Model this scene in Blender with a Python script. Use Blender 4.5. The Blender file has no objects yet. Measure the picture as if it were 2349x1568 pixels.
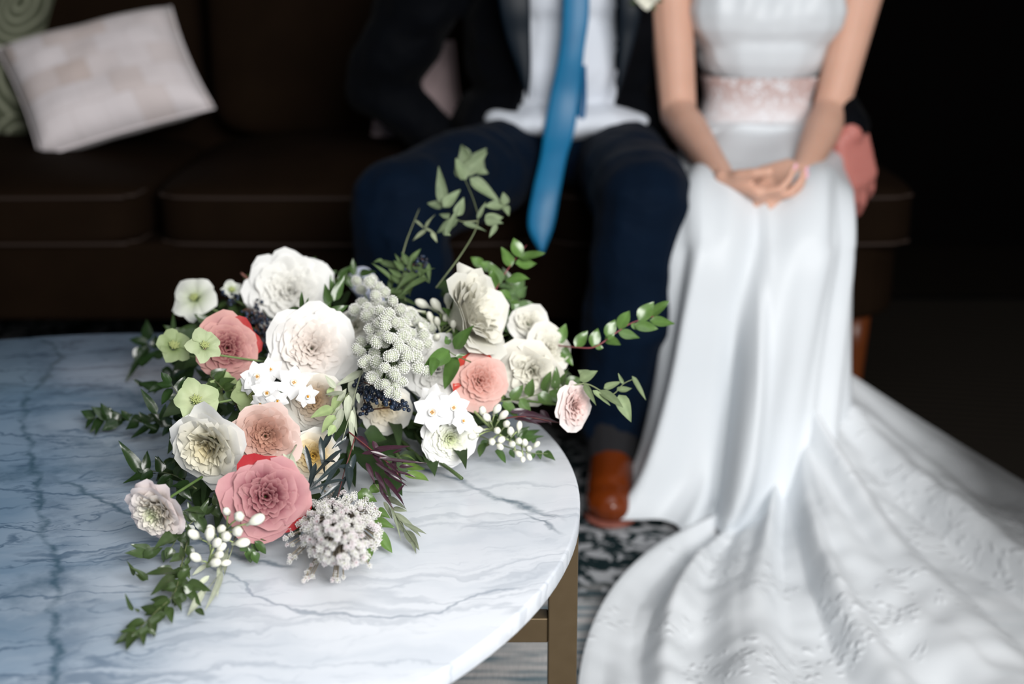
import bpy, bmesh, math, random
from math import sin, cos, pi, sqrt, atan, tan, radians
from mathutils import Vector as V, Matrix, noise as mnoise

# ------------------------------------------------------------------ camera
FPX = 50/36*2349
CH, CP = 1.03, radians(16.5)
scene = bpy.context.scene
COL = scene.collection
cam_d = bpy.data.cameras.new('camera'); cam_d.lens = 50; cam_d.sensor_width = 36; cam_d.sensor_fit = 'HORIZONTAL'
cam_d.clip_start = .05; cam_d.clip_end = 60
cam = bpy.data.objects.new('camera', cam_d); COL.objects.link(cam)
cam.location = (0, 0, CH); cam.rotation_euler = (pi/2-CP, 0, 0)
cam_d.dof.use_dof = True; cam_d.dof.focus_distance = 1.47; cam_d.dof.aperture_fstop = 3.0
scene.camera = cam
FW = V((0, cos(CP), -sin(CP))); UP = V((0, sin(CP), cos(CP))); RT = V((1, 0, 0)); CAM = V((0, 0, CH))

# ------------------------------------------------------------------ world, lights, exposure
w = bpy.data.worlds.new('world'); scene.world = w; w.use_nodes = True
bg = w.node_tree.nodes['Background']; bg.inputs[0].default_value = (.62, .78, 1, 1); bg.inputs[1].default_value = .12
def area(name, loc, target, sx, sy, power, col):
    l = bpy.data.lights.new(name, 'AREA'); l.shape = 'RECTANGLE'; l.size = sx; l.size_y = sy; l.energy = power; l.color = col
    o = bpy.data.objects.new(name, l); COL.objects.link(o); o.location = loc
    o.rotation_euler = (V(target)-V(loc)).to_track_quat('-Z', 'Y').to_euler(); return o
area('window_daylight', (.95, -.85, 1.80), (.05, 1.9, .45), 1.8, 1.2, 128, (1, .985, .965))
area('overhead_fill', (.2, 1.3, 2.6), (-.1, 1.6, 0), 1.8, 1.4, 11, (.95, .98, 1))  # soft fill lamp added overhead to brighten table and dress
vs = scene.view_settings; vs.view_transform = 'Standard'; vs.look = 'None'; vs.gamma = 1; vs.exposure = .12; vs.use_curve_mapping = False

# ------------------------------------------------------------------ pixel helpers (authoring only: pixel of the photograph -> place in the room)
def ray(u, v): return FW + RT*((u-1174.5)/FPX) - UP*((v-784)/FPX)
def pz(u, v, z): r = ray(u, v); return CAM + r*((z-CH)/r.z)
def py(u, v, y): r = ray(u, v); return CAM + r*(y/r.y)
def pxm(p): return (V(p)-CAM).dot(FW)/FPX            # metres per pixel at p

# ------------------------------------------------------------------ object helpers
def link(o, parent=None):
    COL.objects.link(o)
    if parent is not None:
        o.parent = parent
        if parent.type == 'EMPTY' and parent.parent is None:
            o.matrix_parent_inverse = Matrix.Translation(parent.location).inverted()
    return o
def thing(name, loc, label, cat, group=None):
    o = bpy.data.objects.new(name, None); o.location = loc; COL.objects.link(o); o.empty_display_size = .05
    tag(o, label, cat, group); return o
def tag(o, label=None, cat=None, group=None, kind=None):
    if label: o['label'] = label
    if cat: o['category'] = cat
    if group: o['group'] = group
    if kind: o['kind'] = kind
    return o
def mk(name, vs_, fs, mat, parent=None, smooth=True, cols=None, label=None, kind=None, uvs=None):
    me = bpy.data.meshes.new(name); me.from_pydata([tuple(p) for p in vs_], [], fs); me.materials.append(mat)
    if smooth: me.polygons.foreach_set('use_smooth', [True]*len(fs))
    if cols is not None:
        at = me.color_attributes.new('col', 'FLOAT_COLOR', 'POINT')
        flat = []
        for c in cols: flat += [c[0], c[1], c[2], 1]
        at.data.foreach_set('color', flat)
    if uvs is not None:
        ul = me.uv_layers.new(name='UVMap'); f2 = []
        for l in me.loops: f2 += list(uvs[l.vertex_index])
        ul.data.foreach_set('uv', f2)
    me.update()
    o = bpy.data.objects.new(name, me)
    if label: o['label'] = label
    if kind: o['kind'] = kind
    return link(o, parent)
def inst(src_me, name, M, parent):
    o = bpy.data.objects.new(name, src_me); link(o, parent); o.matrix_basis = M; return o
class MB:
    def __init__(s): s.v = []; s.f = []; s.c = []
    def add(s, vs_, fs, cs=None):
        n = len(s.v); s.v += vs_; s.f += [tuple(i+n for i in f) for f in fs]
        s.c += cs if cs is not None else [(1, 1, 1)]*len(vs_)
def gridf(nv, nu, closed=False):
    f = []
    for i in range(nv):
        for j in range(nu):
            if closed: a, b = i*nu+j, i*nu+(j+1) % nu; c, d = b+nu, a+nu
            else: a = i*(nu+1)+j; b = a+1; c = b+nu+1; d = a+nu+1
            f.append((a, b, c, d))
    return f
def smooth_path(pts, n=6):
    out = []; P = [V(p) for p in pts]
    if len(P) < 3: return [P[0].lerp(P[-1], i/n) for i in range(n+1)]
    for i in range(len(P)-1):
        a = P[i-1] if i else P[0]*2-P[1]; b, c = P[i], P[i+1]; d = P[i+2] if i+2 < len(P) else P[-1]*2-P[-2]
        for k in range(n):
            t = k/n; out.append(.5*((2*b)+(c-a)*t+(2*a-5*b+4*c-d)*t*t+(3*b-a-3*c+d)*t**3))
    out.append(P[-1]); return out
def tube_geo(path, r, n=6, r1=None):
    vs_, fs = [], []; m = len(path); r1 = r if r1 is None else r1
    up = V((0, 0, 1))
    for i, p in enumerate(path):
        t = (path[min(i+1, m-1)]-path[max(i-1, 0)]).normalized()
        if abs(t.dot(up)) > .95: a = t.cross(V((0, 1, 0))).normalized()
        else: a = t.cross(up).normalized()
        b = t.cross(a); rr = r+(r1-r)*i/(m-1)
        for k in range(n): q = 2*pi*k/n; vs_.append(p+a*cos(q)*rr+b*sin(q)*rr)
    fs = gridf(m-1, n, True)
    fs.append(tuple(range(n))[::-1]); fs.append(tuple((m-1)*n+k for k in range(n)))
    return vs_, fs
def box(name, lo, hi, mat, parent=None, bev=.004, label=None, seg=2):
    bm = bmesh.new(); bmesh.ops.create_cube(bm, size=1)
    for q in bm.verts: q.co = V([lo[k]+(q.co[k]+.5)*(hi[k]-lo[k]) for k in range(3)])
    if bev: bmesh.ops.bevel(bm, geom=bm.edges[:], offset=bev, segments=seg, profile=.5, affect='EDGES')
    me = bpy.data.meshes.new(name); bm.to_mesh(me); bm.free(); me.materials.append(mat)
    o = bpy.data.objects.new(name, me)
    if label: o['label'] = label
    return link(o, parent)

# ------------------------------------------------------------------ materials
def mat(name, base=(.5, .5, .5), rough=.5, spec=.5, metal=0, sheen=0, sss=0, coat=0):
    m = bpy.data.materials.new(name); m.use_nodes = True; b = m.node_tree.nodes['Principled BSDF']
    b.inputs['Base Color'].default_value = (*base, 1); b.inputs['Roughness'].default_value = rough
    b.inputs['Specular IOR Level'].default_value = spec; b.inputs['Metallic'].default_value = metal
    b.inputs['Sheen Weight'].default_value = sheen; b.inputs['Coat Weight'].default_value = coat
    if sss: b.inputs['Subsurface Weight'].default_value = sss; b.inputs['Subsurface Radius'].default_value = (.012, .005, .003); b.inputs['Subsurface Scale'].default_value = 1
    return m
class N:
    def __init__(s, m): s.m = m; s.t = m.node_tree; s.b = s.t.nodes['Principled BSDF']
    def n(s, typ, **kw):
        x = s.t.nodes.new(typ)
        for k, v in kw.items(): setattr(x, k, v)
        return x
    def l(s, a, b): s.t.links.new(a, b)
    def set(s, sock, v):
        if hasattr(v, 'is_output'): s.l(v, sock)
        else: sock.default_value = v
    def coord(s): return s.n('ShaderNodeTexCoord').outputs['Object']
    def uv(s): return s.n('ShaderNodeTexCoord').outputs['UV']
    def math(s, op, a, b=0., c=None, clamp=False):
        x = s.n('ShaderNodeMath', operation=op, use_clamp=clamp); s.set(x.inputs[0], a); s.set(x.inputs[1], b)
        if c is not None: s.set(x.inputs[2], c)
        return x.outputs[0]
    def vm(s, op, a, b):
        x = s.n('ShaderNodeVectorMath', operation=op); s.set(x.inputs[0], a)
        if b is not None:
            if op == 'SCALE': s.set(x.inputs[3], b)
            else: s.set(x.inputs[1], b)
        return x.outputs[0]
    def noise(s, vec, scale, detail=4, rough=.5, dist=0, out='Fac'):
        x = s.n('ShaderNodeTexNoise'); s.l(vec, x.inputs['Vector']); x.inputs['Scale'].default_value = scale
        x.inputs['Detail'].default_value = detail; x.inputs['Roughness'].default_value = rough; x.inputs['Distortion'].default_value = dist
        return x.outputs[out]
    def sep(s, v): return s.n('ShaderNodeSeparateXYZ') if 0 else s._sep(v)
    def _sep(s, v): x = s.n('ShaderNodeSeparateXYZ'); s.l(v, x.inputs[0]); return x.outputs
    def comb(s, a, b, c=0.): x = s.n('ShaderNodeCombineXYZ'); s.set(x.inputs[0], a); s.set(x.inputs[1], b); s.set(x.inputs[2], c); return x.outputs[0]
    def smap(s, v, a, b, lo=0., hi=1.):
        x = s.n('ShaderNodeMapRange', interpolation_type='SMOOTHSTEP'); s.set(x.inputs[0], v)
        x.inputs[1].default_value = a; x.inputs[2].default_value = b; x.inputs[3].default_value = lo; x.inputs[4].default_value = hi; return x.outputs[0]
    def mix(s, f, a, b, mode='MIX'):
        x = s.n('ShaderNodeMix', data_type='RGBA', blend_type=mode); s.set(x.inputs[0], f)
        for k, v in ((6, a), (7, b)):
            if isinstance(v, tuple): x.inputs[k].default_value = (*v, 1)
            else: s.l(v, x.inputs[k])
        return x.outputs[2]
    def bump(s, h, strength=.3, dist=.002):
        x = s.n('ShaderNodeBump'); x.inputs['Strength'].default_value = strength; x.inputs['Distance'].default_value = dist; s.l(h, x.inputs['Height']); s.l(x.outputs[0], s.b.inputs['Normal']); return x.outputs[0]

def m_petal():
    m = mat('petal_skin', rough=.55, spec=.3); q = N(m)
    a = q.n('ShaderNodeAttribute', attribute_name='col').outputs['Color']
    nz = q.noise(q.coord(), 260, 3)
    c = q.mix(q.math('MULTIPLY', nz, .12), a, q.mix(1., a, (.72, .72, .72), 'MULTIPLY'))
    q.l(c, q.b.inputs['Base Color'])
    tr = q.n('ShaderNodeBsdfTranslucent'); q.l(a, tr.inputs[0])
    mx = q.n('ShaderNodeMixShader'); mx.inputs[0].default_value = .22
    q.l(q.b.outputs[0], mx.inputs[1]); q.l(tr.outputs[0], mx.inputs[2])
    q.l(mx.outputs[0], q.t.nodes['Material Output'].inputs[0])
    q.bump(q.noise(q.coord(), 180, 4), .25, .0008)
    return m
def m_leaf(name, rough=.33, spec=.6):
    m = mat(name, rough=rough, spec=spec); q = N(m)
    a = q.n('ShaderNodeAttribute', attribute_name='col').outputs['Color']
    nz = q.noise(q.coord(), 120, 3)
    c = q.mix(nz, q.mix(1., a, (.7, .75, .7), 'MULTIPLY'), q.mix(1., a, (1.25, 1.2, 1.15), 'MULTIPLY'))
    q.l(c, q.b.inputs['Base Color'])
    tr = q.n('ShaderNodeBsdfTranslucent'); q.l(a, tr.inputs[0])
    mx = q.n('ShaderNodeMixShader'); mx.inputs[0].default_value = .15
    q.l(q.b.outputs[0], mx.inputs[1]); q.l(tr.outputs[0], mx.inputs[2])
    q.l(mx.outputs[0], q.t.nodes['Material Output'].inputs[0])
    q.bump(nz, .3, .001)
    return m
PET = m_petal(); LEAF = m_leaf('leaf_skin', .27, .65); MATT = m_leaf('matte_leaf_skin', .6, .3)
def m_attr(name, rough, spec=.5):
    m = mat(name, rough=rough, spec=spec); q = N(m)
    q.l(q.n('ShaderNodeAttribute', attribute_name='col').outputs['Color'], q.b.inputs['Base Color']); return m
BERRY = m_attr('berry_skin', .3); STEM = m_attr('stem_skin', .5); BUD = m_attr('bud_skin', .4)

TABZ = .43; TC = V((-.554, 1.447, 0)); TR = .628
def m_marble():
    m = mat('veined_marble', rough=.22, spec=.25); q = N(m); co = q.coord()
    nv = q.noise(co, 5, 5, .55, out='Color')
    wob = q.vm('SCALE', q.vm('SUBTRACT', nv, (.5, .5, .5)), .11)
    nf = q.noise(co, 26, 3, .6, out='Color'); wf = q.vm('SCALE', q.vm('SUBTRACT', nf, (.5, .5, .5)), .034)
    cw = q.vm('ADD', q.vm('ADD', co, wob), wf); X, Y, Z = q._sep(cw)[:3]
    cf = q.vm('ADD', co, wf); Xf, Yf, Zf = q._sep(cf)[:3]; X0, Y0, Z0 = q._sep(co)[:3]
    def curve(inp, pts):
        fc = q.n('ShaderNodeFloatCurve'); q.set(fc.inputs['Value'], inp); c = fc.mapping.curves[0]
        c.points[0].location = pts[0]; c.points[1].location = pts[-1]
        for p in pts[1:-1]: c.points.new(*p)
        fc.mapping.update(); return fc.outputs[0]
    def vein_v(px, width):     # x as a function of y
        P = sorted((pz(u, v, TABZ).y, pz(u, v, TABZ).x) for u, v in px)
        pts = [((y-.7)/1.5, (x+1.3)/1.5) for y, x in P]
        d = q.math('ABSOLUTE', q.math('SUBTRACT', q.math('DIVIDE', q.math('ADD', Xf, 1.3), 1.5), curve(q.math('DIVIDE', q.math('SUBTRACT', Yf, .7), 1.5), pts)))
        return q.smap(d, 0, width/1.5, 1, 0)
    def vein_h(px, width):     # y as a function of x
        P = sorted((pz(u, v, TABZ).x, pz(u, v, TABZ).y) for u, v in px)
        pts = [((x+1.3)/1.5, (y-.7)/1.5) for x, y in P]
        d = q.math('ABSOLUTE', q.math('SUBTRACT', q.math('DIVIDE', q.math('SUBTRACT', Yf, .7), 1.5), curve(q.math('DIVIDE', q.math('ADD', Xf, 1.3), 1.5), pts)))
        a = q.smap(d, 0, width/1.5, 1, 0)
        lo, hi = P[0][0], P[-1][0]
        a = q.math('MULTIPLY', a, q.smap(X0, lo, lo+.04)); a = q.math('MULTIPLY', a, q.smap(X0, hi-.03, hi, 1, 0)); return a
    brk = q.smap(q.noise(co, 30, 4, .6), .35, .62)
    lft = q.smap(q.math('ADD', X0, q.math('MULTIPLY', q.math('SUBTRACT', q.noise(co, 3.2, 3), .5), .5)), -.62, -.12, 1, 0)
    # long streaks running across the stone
    rot = q.math('ADD', Y, q.math('MULTIPLY', X, -.16))
    s1 = q.noise(q.comb(q.math('MULTIPLY', X, 1.7), q.math('MULTIPLY', rot, 11)), 1.0, 3, .5)
    l1 = q.smap(q.math('ABSOLUTE', q.math('SUBTRACT', s1, .5)), 0, .022, 1, 0)
    s2 = q.noise(q.comb(q.math('MULTIPLY', X, 3.), q.math('MULTIPLY', rot, 22), 5.), 1.0, 3, .5)
    l2 = q.smap(q.math('ABSOLUTE', q.math('SUBTRACT', s2, .52)), 0, .02, 1, 0)
    # net of crossing veins
    s3 = q.noise(q.comb(q.math('MULTIPLY', X, 3), q.math('MULTIPLY', rot, 6), 9.), 1.0, 2, .5)
    l3 = q.smap(q.math('ABSOLUTE', q.math('SUBTRACT', s3, .5)), 0, .012, 1, 0)
    cl = q.smap(q.noise(q.comb(q.math('MULTIPLY', X, 2.2), q.math('MULTIPLY', rot, 8), 3.), 1.0, 4, .6), .40, .72)
    main = vein_v([(40, 765), (128, 800), (120, 850), (62, 910), (66, 1010), (82, 1100), (92, 1180), (125, 1300), (122, 1420), (130, 1540), (130, 1700)], .008)
    main2 = vein_v([(30, 700), (100, 800), (110, 880), (80, 950), (95, 1050), (110, 1120), (125, 1200), (150, 1330), (150, 1500), (150, 1700)], .034)
    dg1 = vein_h([(900, 1040), (990, 1082), (1060, 1105), (1130, 1140), (1200, 1160), (1260, 1180), (1312, 1208)], .012)
    dg2 = vein_h([(1180, 1160), (1230, 1195), (1280, 1218), (1305, 1226)], .007)
    ll = vein_h([(110, 1090), (200, 1130), (280, 1165), (420, 1220), (560, 1280), (700, 1300)], .008)
    l5 = vein_h([(130, 1345), (300, 1270), (470, 1300), (700, 1400), (950, 1410), (1150, 1350), (1230, 1340)], .005)
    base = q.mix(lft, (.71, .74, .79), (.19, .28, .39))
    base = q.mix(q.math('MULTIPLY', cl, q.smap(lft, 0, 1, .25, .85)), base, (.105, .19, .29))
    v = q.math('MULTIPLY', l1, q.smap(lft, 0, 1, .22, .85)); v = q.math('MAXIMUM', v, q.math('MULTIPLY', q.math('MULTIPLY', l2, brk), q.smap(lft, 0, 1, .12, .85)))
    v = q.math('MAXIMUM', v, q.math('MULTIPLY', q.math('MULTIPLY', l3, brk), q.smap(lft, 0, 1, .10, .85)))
    v = q.math('MAXIMUM', v, q.math('MULTIPLY', main2, q.math('MULTIPLY', brk, .42)))
    v = q.math('MAXIMUM', v, q.math('MULTIPLY', l5, .5))
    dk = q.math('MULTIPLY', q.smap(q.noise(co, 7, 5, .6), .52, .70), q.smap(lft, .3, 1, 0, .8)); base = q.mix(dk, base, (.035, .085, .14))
    c = q.mix(v, base, (.065, .115, .185))
    v2 = q.math('MAXIMUM', q.math('MULTIPLY', main, q.math('ADD', .35, q.math('MULTIPLY', brk, .6))), q.math('MAXIMUM', q.math('MULTIPLY', dg1, q.math('ADD', .45, q.math('MULTIPLY', brk, .5))), q.math('MAXIMUM', dg2, q.math('MULTIPLY', ll, .8))))
    c = q.mix(q.math('MULTIPLY', v2, .88), c, (.045, .095, .14))
    q.l(c, q.b.inputs['Base Color'])
    return m
def m_rug():
    m = mat('distressed_rug', rough=.95, spec=.1); q = N(m); co = q.coord(); X, Y, Z = q._sep(co)[:3]
    n1 = q.noise(co, 13, 3, .6, .6); n2 = q.noise(q.comb(q.math('MULTIPLY', X, 6), q.math('MULTIPLY', Y, 60)), 1, 3, .6)
    n3 = q.noise(q.comb(q.math('MULTIPLY', X, 300), q.math('MULTIPLY', Y, 40)), 1, 2)
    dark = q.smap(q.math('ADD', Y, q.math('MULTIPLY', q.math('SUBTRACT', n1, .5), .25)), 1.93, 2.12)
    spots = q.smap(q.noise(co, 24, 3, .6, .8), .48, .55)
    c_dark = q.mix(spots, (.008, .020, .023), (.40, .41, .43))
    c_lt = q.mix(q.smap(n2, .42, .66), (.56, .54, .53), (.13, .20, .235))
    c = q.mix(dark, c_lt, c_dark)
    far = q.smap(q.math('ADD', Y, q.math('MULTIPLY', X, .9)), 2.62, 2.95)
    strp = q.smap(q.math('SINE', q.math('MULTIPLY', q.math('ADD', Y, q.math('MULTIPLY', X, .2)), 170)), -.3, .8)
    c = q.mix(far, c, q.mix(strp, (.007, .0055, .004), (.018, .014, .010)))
    c = q.mix(q.math('MULTIPLY', n3, .35), c, q.mix(1., c, (.5, .5, .5), 'MULTIPLY'))
    q.l(c, q.b.inputs['Base Color']); q.bump(n3, .5, .004); return m
def m_noisy(name, a, b, scale=40, rough=.8, spec=.3, bump=.2, sheen=0, det=4, metal=0, bd=.002):
    m = mat(name, rough=rough, spec=spec, sheen=sheen, metal=metal); q = N(m); n = q.noise(q.coord(), scale, det)
    q.l(q.mix(n, a, b), q.b.inputs['Base Color'])
    if bump: q.bump(n, bump, bd)
    return m
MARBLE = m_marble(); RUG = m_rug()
BRONZE = m_noisy('bronze_metal', (.10, .068, .034), (.13, .092, .05), 60, .42, .5, .05, metal=.55)
VELVET = m_noisy('brown_velvet', (.0050, .0026, .0013), (.0115, .0062, .0032), 9, .85, .04, .3, sheen=0, bd=.004)
PIPING = mat('brown_piping', (.028, .018, .014), .7, .2)
WOOD = m_noisy('orange_wood', (.075, .018, .005), (.12, .032, .008), 20, .35)
def m_suit(name, a, b, sc=11, sheen=.015):
    m = mat(name, rough=.8, spec=.08, sheen=sheen); q = N(m); co = q.coord()
    n = q.noise(co, sc, 3, .5, .7); wv = q.noise(co, 900, 2)
    q.l(q.mix(n, a, b), q.b.inputs['Base Color'])
    q.bump(q.math('ADD', n, q.math('MULTIPLY', wv, .02)), .55, .02); return m
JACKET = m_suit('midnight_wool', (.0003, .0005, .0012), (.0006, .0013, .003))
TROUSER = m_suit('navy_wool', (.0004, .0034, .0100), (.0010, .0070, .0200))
LAPEL = mat('satin_lapel', (.0015, .006, .012), .5, .25)
SHIRT = m_noisy('white_cotton', (.60, .64, .72), (.70, .74, .8), 5, .8, .2, .5, det=1, bd=.03)
TIE = m_noisy('blue_silk', (.001, .115, .26), (.003, .16, .33), 25, .45, .4, .1)
def m_gown(name, a, b, sc, alpha=0., bump=.3, rough=.42, bd=.01, lace=0.):
    m = mat(name, rough=rough, spec=.22, sheen=.05); q = N(m); co = q.coord(); n = q.noise(co, sc, 3, .5)
    q.l(q.mix(n, a, b), q.b.inputs['Base Color'])
    h = n
    if lace:
        vo = q.n('ShaderNodeTexVoronoi'); q.l(q.vm('ADD', co, q.vm('SCALE', q.noise(co, 20, 2, out='Color'), .06)), vo.inputs['Vector']); vo.inputs['Scale'].default_value = 55
        mk_ = q.smap(q.noise(co, 7, 2), .50, .58)
        h = q.math('ADD', n, q.math('MULTIPLY', q.math('MULTIPLY', q.smap(vo.outputs['Distance'], .1, .5, 1, 0), mk_), lace))
    q.bump(h, bump, bd)
    if alpha:
        at = q.n('ShaderNodeAttribute', attribute_name='col').outputs['Color']
        tr = q.n('ShaderNodeBsdfTransparent'); mx = q.n('ShaderNodeMixShader'); q.l(q._sep(at)[0], mx.inputs[0])
        q.l(q.b.outputs[0], mx.inputs[1]); q.l(tr.outputs[0], mx.inputs[2]); q.l(mx.outputs[0], q.t.nodes['Material Output'].inputs[0])
    return m
SATIN = m_gown('white_satin', (.61, .65, .69), (.68, .71, .74), 3, bump=.15)
TULLE = m_gown('sheer_tulle', (.70, .735, .77), (.76, .785, .81), 3, alpha=1., lace=.8, bump=.5, bd=.006)
def m_lace():
    m = mat('waist_lace', rough=.7); q = N(m); co = q.coord()
    vo = q.n('ShaderNodeTexVoronoi'); q.l(q.vm('ADD', co, q.vm('SCALE', q.noise(co, 40, 2, out='Color'), .04)), vo.inputs['Vector']); vo.inputs['Scale'].default_value = 70
    f = q.smap(vo.outputs['Distance'], .25, .5); f = q.math('MULTIPLY', f, q.smap(q._sep(co)[2], .635, .725, .12, .7))
    q.l(q.mix(f, (.74, .74, .77), (.46, .27, .23)), q.b.inputs['Base Color']); q.bump(vo.outputs['Distance'], .5, .002); return m
LACE = m_lace()
def m_skin(name, a, b, rgh=.5):
    m = mat(name, rough=rgh, spec=.35, sss=.25); q = N(m); q.l(q.mix(q.noise(q.coord(), 14, 3), a, b), q.b.inputs['Base Color']); q.bump(q.noise(q.coord(), 150, 3), .1, .001); return m
SKIN_B = m_skin('bride_skin', (.58, .33, .24), (.68, .41, .31)); SKIN_G = m_skin('groom_skin', (.42, .14, .12), (.52, .20, .17))
NAIL = mat('pink_nail', (.85, .45, .55), .2); HAIR_B = m_noisy('brown_hair', (.05, .025, .012), (.10, .055, .03), 80, .4); HAIR_G = m_noisy('dark_hair', (.015, .01, .007), (.03, .02, .014), 80, .4)
SHOE = m_noisy('tan_leather', (.11, .019, .0025), (.17, .032, .004), 12, .22, .6, .05); SOLE = mat('shoe_sole', (.22, .07, .05), .6)
EYEW = mat('eye_white', (.8, .8, .8), .2); IRIS = mat('iris', (.03, .02, .015), .1); LIP = mat('lip', (.5, .15, .14), .4)
DARK = m_noisy('charcoal_plaster', (.0012, .001, .001), (.002, .0017, .0017), 4, .95, .02, .1)
FLOOR = m_noisy('dark_oak', (.004, .003, .002), (.007, .005, .0035), 8, .7, .1)

# ------------------------------------------------------------------ setting
def struct(name, lo, hi, m):
    return tag(box(name, lo, hi, m, bev=0), kind='structure')
struct('floor', (-4, -1.5, -.1), (4, 4.6, 0), FLOOR)
struct('wall_back', (-4, 4.6, 0), (4, 4.75, 2.8), DARK)
struct('wall_left', (-4.15, -1.5, 0), (-4, 4.75, 2.8), DARK)
struct('wall_right', (4, -1.5, 0), (4.15, 4.75, 2.8), DARK)
struct('ceiling', (-4, -1.5, 2.8), (4, 4.75, 2.9), DARK)
tag(box('baseboard_back', (-4, 4.57, 0), (4, 4.6, .14), DARK, bev=.004), kind='structure')

# ------------------------------------------------------------------ rug
rug = thing('rug', (.1, 2.3, 0), 'large distressed grey and dark teal woven rug under the table and sofa', 'rug')
def rug_mesh():
    vs_, fs = [], []; nx, ny = 60, 60
    for i in range(ny+1):
        for j in range(nx+1):
            x = -2.6+5.4*j/nx; y = .3+3.6*i/ny
            vs_.append(V((x, y, .012+.0015*mnoise.noise(V((x*9, y*9, 0))))))
    n = len(vs_); fs = gridf(ny, nx)
    edge = [j for j in range(nx+1)]+[(i)*(nx+1)+nx for i in range(1, ny+1)]+[ny*(nx+1)+j for j in range(nx-1, -1, -1)]+[i*(nx+1) for i in range(ny-1, 0, -1)]
    for k in edge: p = vs_[k]; vs_.append(V((p.x, p.y, .0005)))
    m = len(edge)
    for k in range(m): fs.append((edge[k], n+k, n+(k+1) % m, edge[(k+1) % m]))
    return vs_, fs
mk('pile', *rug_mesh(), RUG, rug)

# ------------------------------------------------------------------ coffee table
table = thing('coffee_table', (TC.x, TC.y, 0), 'round white and grey-blue veined marble coffee table with bronze metal frame', 'table')
def disc(zlo, zhi, R, bev, n=160):
    prof = [(0, zhi), (R*.5, zhi), (R-bev, zhi), (R-bev*.3, zhi-bev*.3), (R, zhi-bev), (R, zlo+bev), (R-bev*.3, zlo+bev*.3), (R-bev, zlo), (0, zlo)]
    vs_, fs = [], []
    for r, z in prof[1:-1]:
        for k in range(n): a = 2*pi*k/n; vs_.append(V((TC.x+r*cos(a), TC.y+r*sin(a), z)))
    m = len(prof)-2
    fs = gridf(m-1, n, True); fs = [f[::-1] for f in fs]
    fs.append(tuple(range(n))); fs.append(tuple((m-1)*n+k for k in range(n))[::-1]); return vs_, fs
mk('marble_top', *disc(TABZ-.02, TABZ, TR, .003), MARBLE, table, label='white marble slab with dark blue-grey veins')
LX = .056
for lx, ly in ((LX, 1.43), (2*TC.x-LX, 1.43), (TC.x, 1.43-.56), (TC.x, 1.43+.56)):
    box('leg', (lx-.016, ly-.016, .013), (lx+.016, ly+.016, TABZ-.02), BRONZE, table, .0015)
box('crossbar', (2*TC.x-LX+.016, 1.418, .262), (LX-.016, 1.442, .292), BRONZE, table, .0015)
box('crossbar', (TC.x-.012, .886, .2625), (TC.x+.012, 1.418, .2915), BRONZE, table, .0015)
box('crossbar', (TC.x-.012, 1.442, .2625), (TC.x+.012, 1.974, .2915), BRONZE, table, .0015)

# ------------------------------------------------------------------ sofa
def cushion(name, lo, hi, m, parent, puff=.03, ex=.28, n=18, label=None):
    c = [(lo[k]+hi[k])/2 for k in range(3)]; h = [(hi[k]-lo[k])/2 for k in range(3)]
    vs_, idx, fs = [], {}, []
    def pt(p):
        k = tuple(round(x, 5) for x in p)
        if k not in idx:
            L = sum(abs(x)**(2/ex) for x in p)**(ex/2); q = [x/L for x in p]
            z = q[2]*h[2]
            if q[2] > 0: z += puff*(1-q[0]**2)*(1-abs(q[1])**3)*q[2]
            vs_.append(V((c[0]+q[0]*h[0], c[1]+q[1]*h[1], c[2]+z))); idx[k] = len(vs_)-1
        return idx[k]
    for ax in range(3):
        for sg in (-1, 1):
            for i in range(n):
                for j in range(n):
                    f = []
                    for a, b in ((0, 0), (1, 0), (1, 1), (0, 1)):
                        p = [0, 0, 0]; p[ax] = sg; u_ = -1+2*(i+a)/n; v_ = -1+2*(j+b)/n
                        p[(ax+1) % 3] = u_; p[(ax+2) % 3] = v_; f.append(pt(p))
                    fs.append(tuple(f if sg > 0 else f[::-1]))
    return mk(name, vs_, fs, m, parent, label=label)
sofa = thing('sofa', (-.6, 3.15, 0), 'dark brown velvet sofa with piped seat cushions and orange wooden feet', 'sofa')
SF = 2.82; SE = .83
def roundbox(name, x0, x1, y0, y1, z0, z1, rad, m, parent, nb=8):
    bm = bmesh.new(); bmesh.ops.create_cube(bm, size=1)
    for q in bm.verts: q.co = V((x0+(q.co.x+.5)*(x1-x0), y0+(q.co.y+.5)*(y1-y0), z0+(q.co.z+.5)*(z1-z0)))
    ed = [e for e in bm.edges if abs(e.verts[0].co.z-e.verts[1].co.z) > .01]
    bmesh.ops.bevel(bm, geom=ed, offset=rad, segments=nb, profile=.5, affect='EDGES')
    ed = [e for e in bm.edges if abs(e.verts[0].co.z-e.verts[1].co.z) < 1e-5 and len(e.link_faces) == 2 and any(abs(f.normal.z) > .9 for f in e.link_faces) and any(abs(f.normal.z) < .1 for f in e.link_faces)]
    bmesh.ops.bevel(bm, geom=ed, offset=.012, segments=3, profile=.5, affect='EDGES')
    me = bpy.data.meshes.new(name); bm.to_mesh(me); bm.free(); me.materials.append(m)
    for p in me.polygons: p.use_smooth = False
    return link(bpy.data.objects.new(name, me), parent)
roundbox('base', -2.3, SE-.01, SF+.015, 3.75, .235, .40, .16, VELVET, sofa)
GAPX = py(330, 470, SF).x
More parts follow.
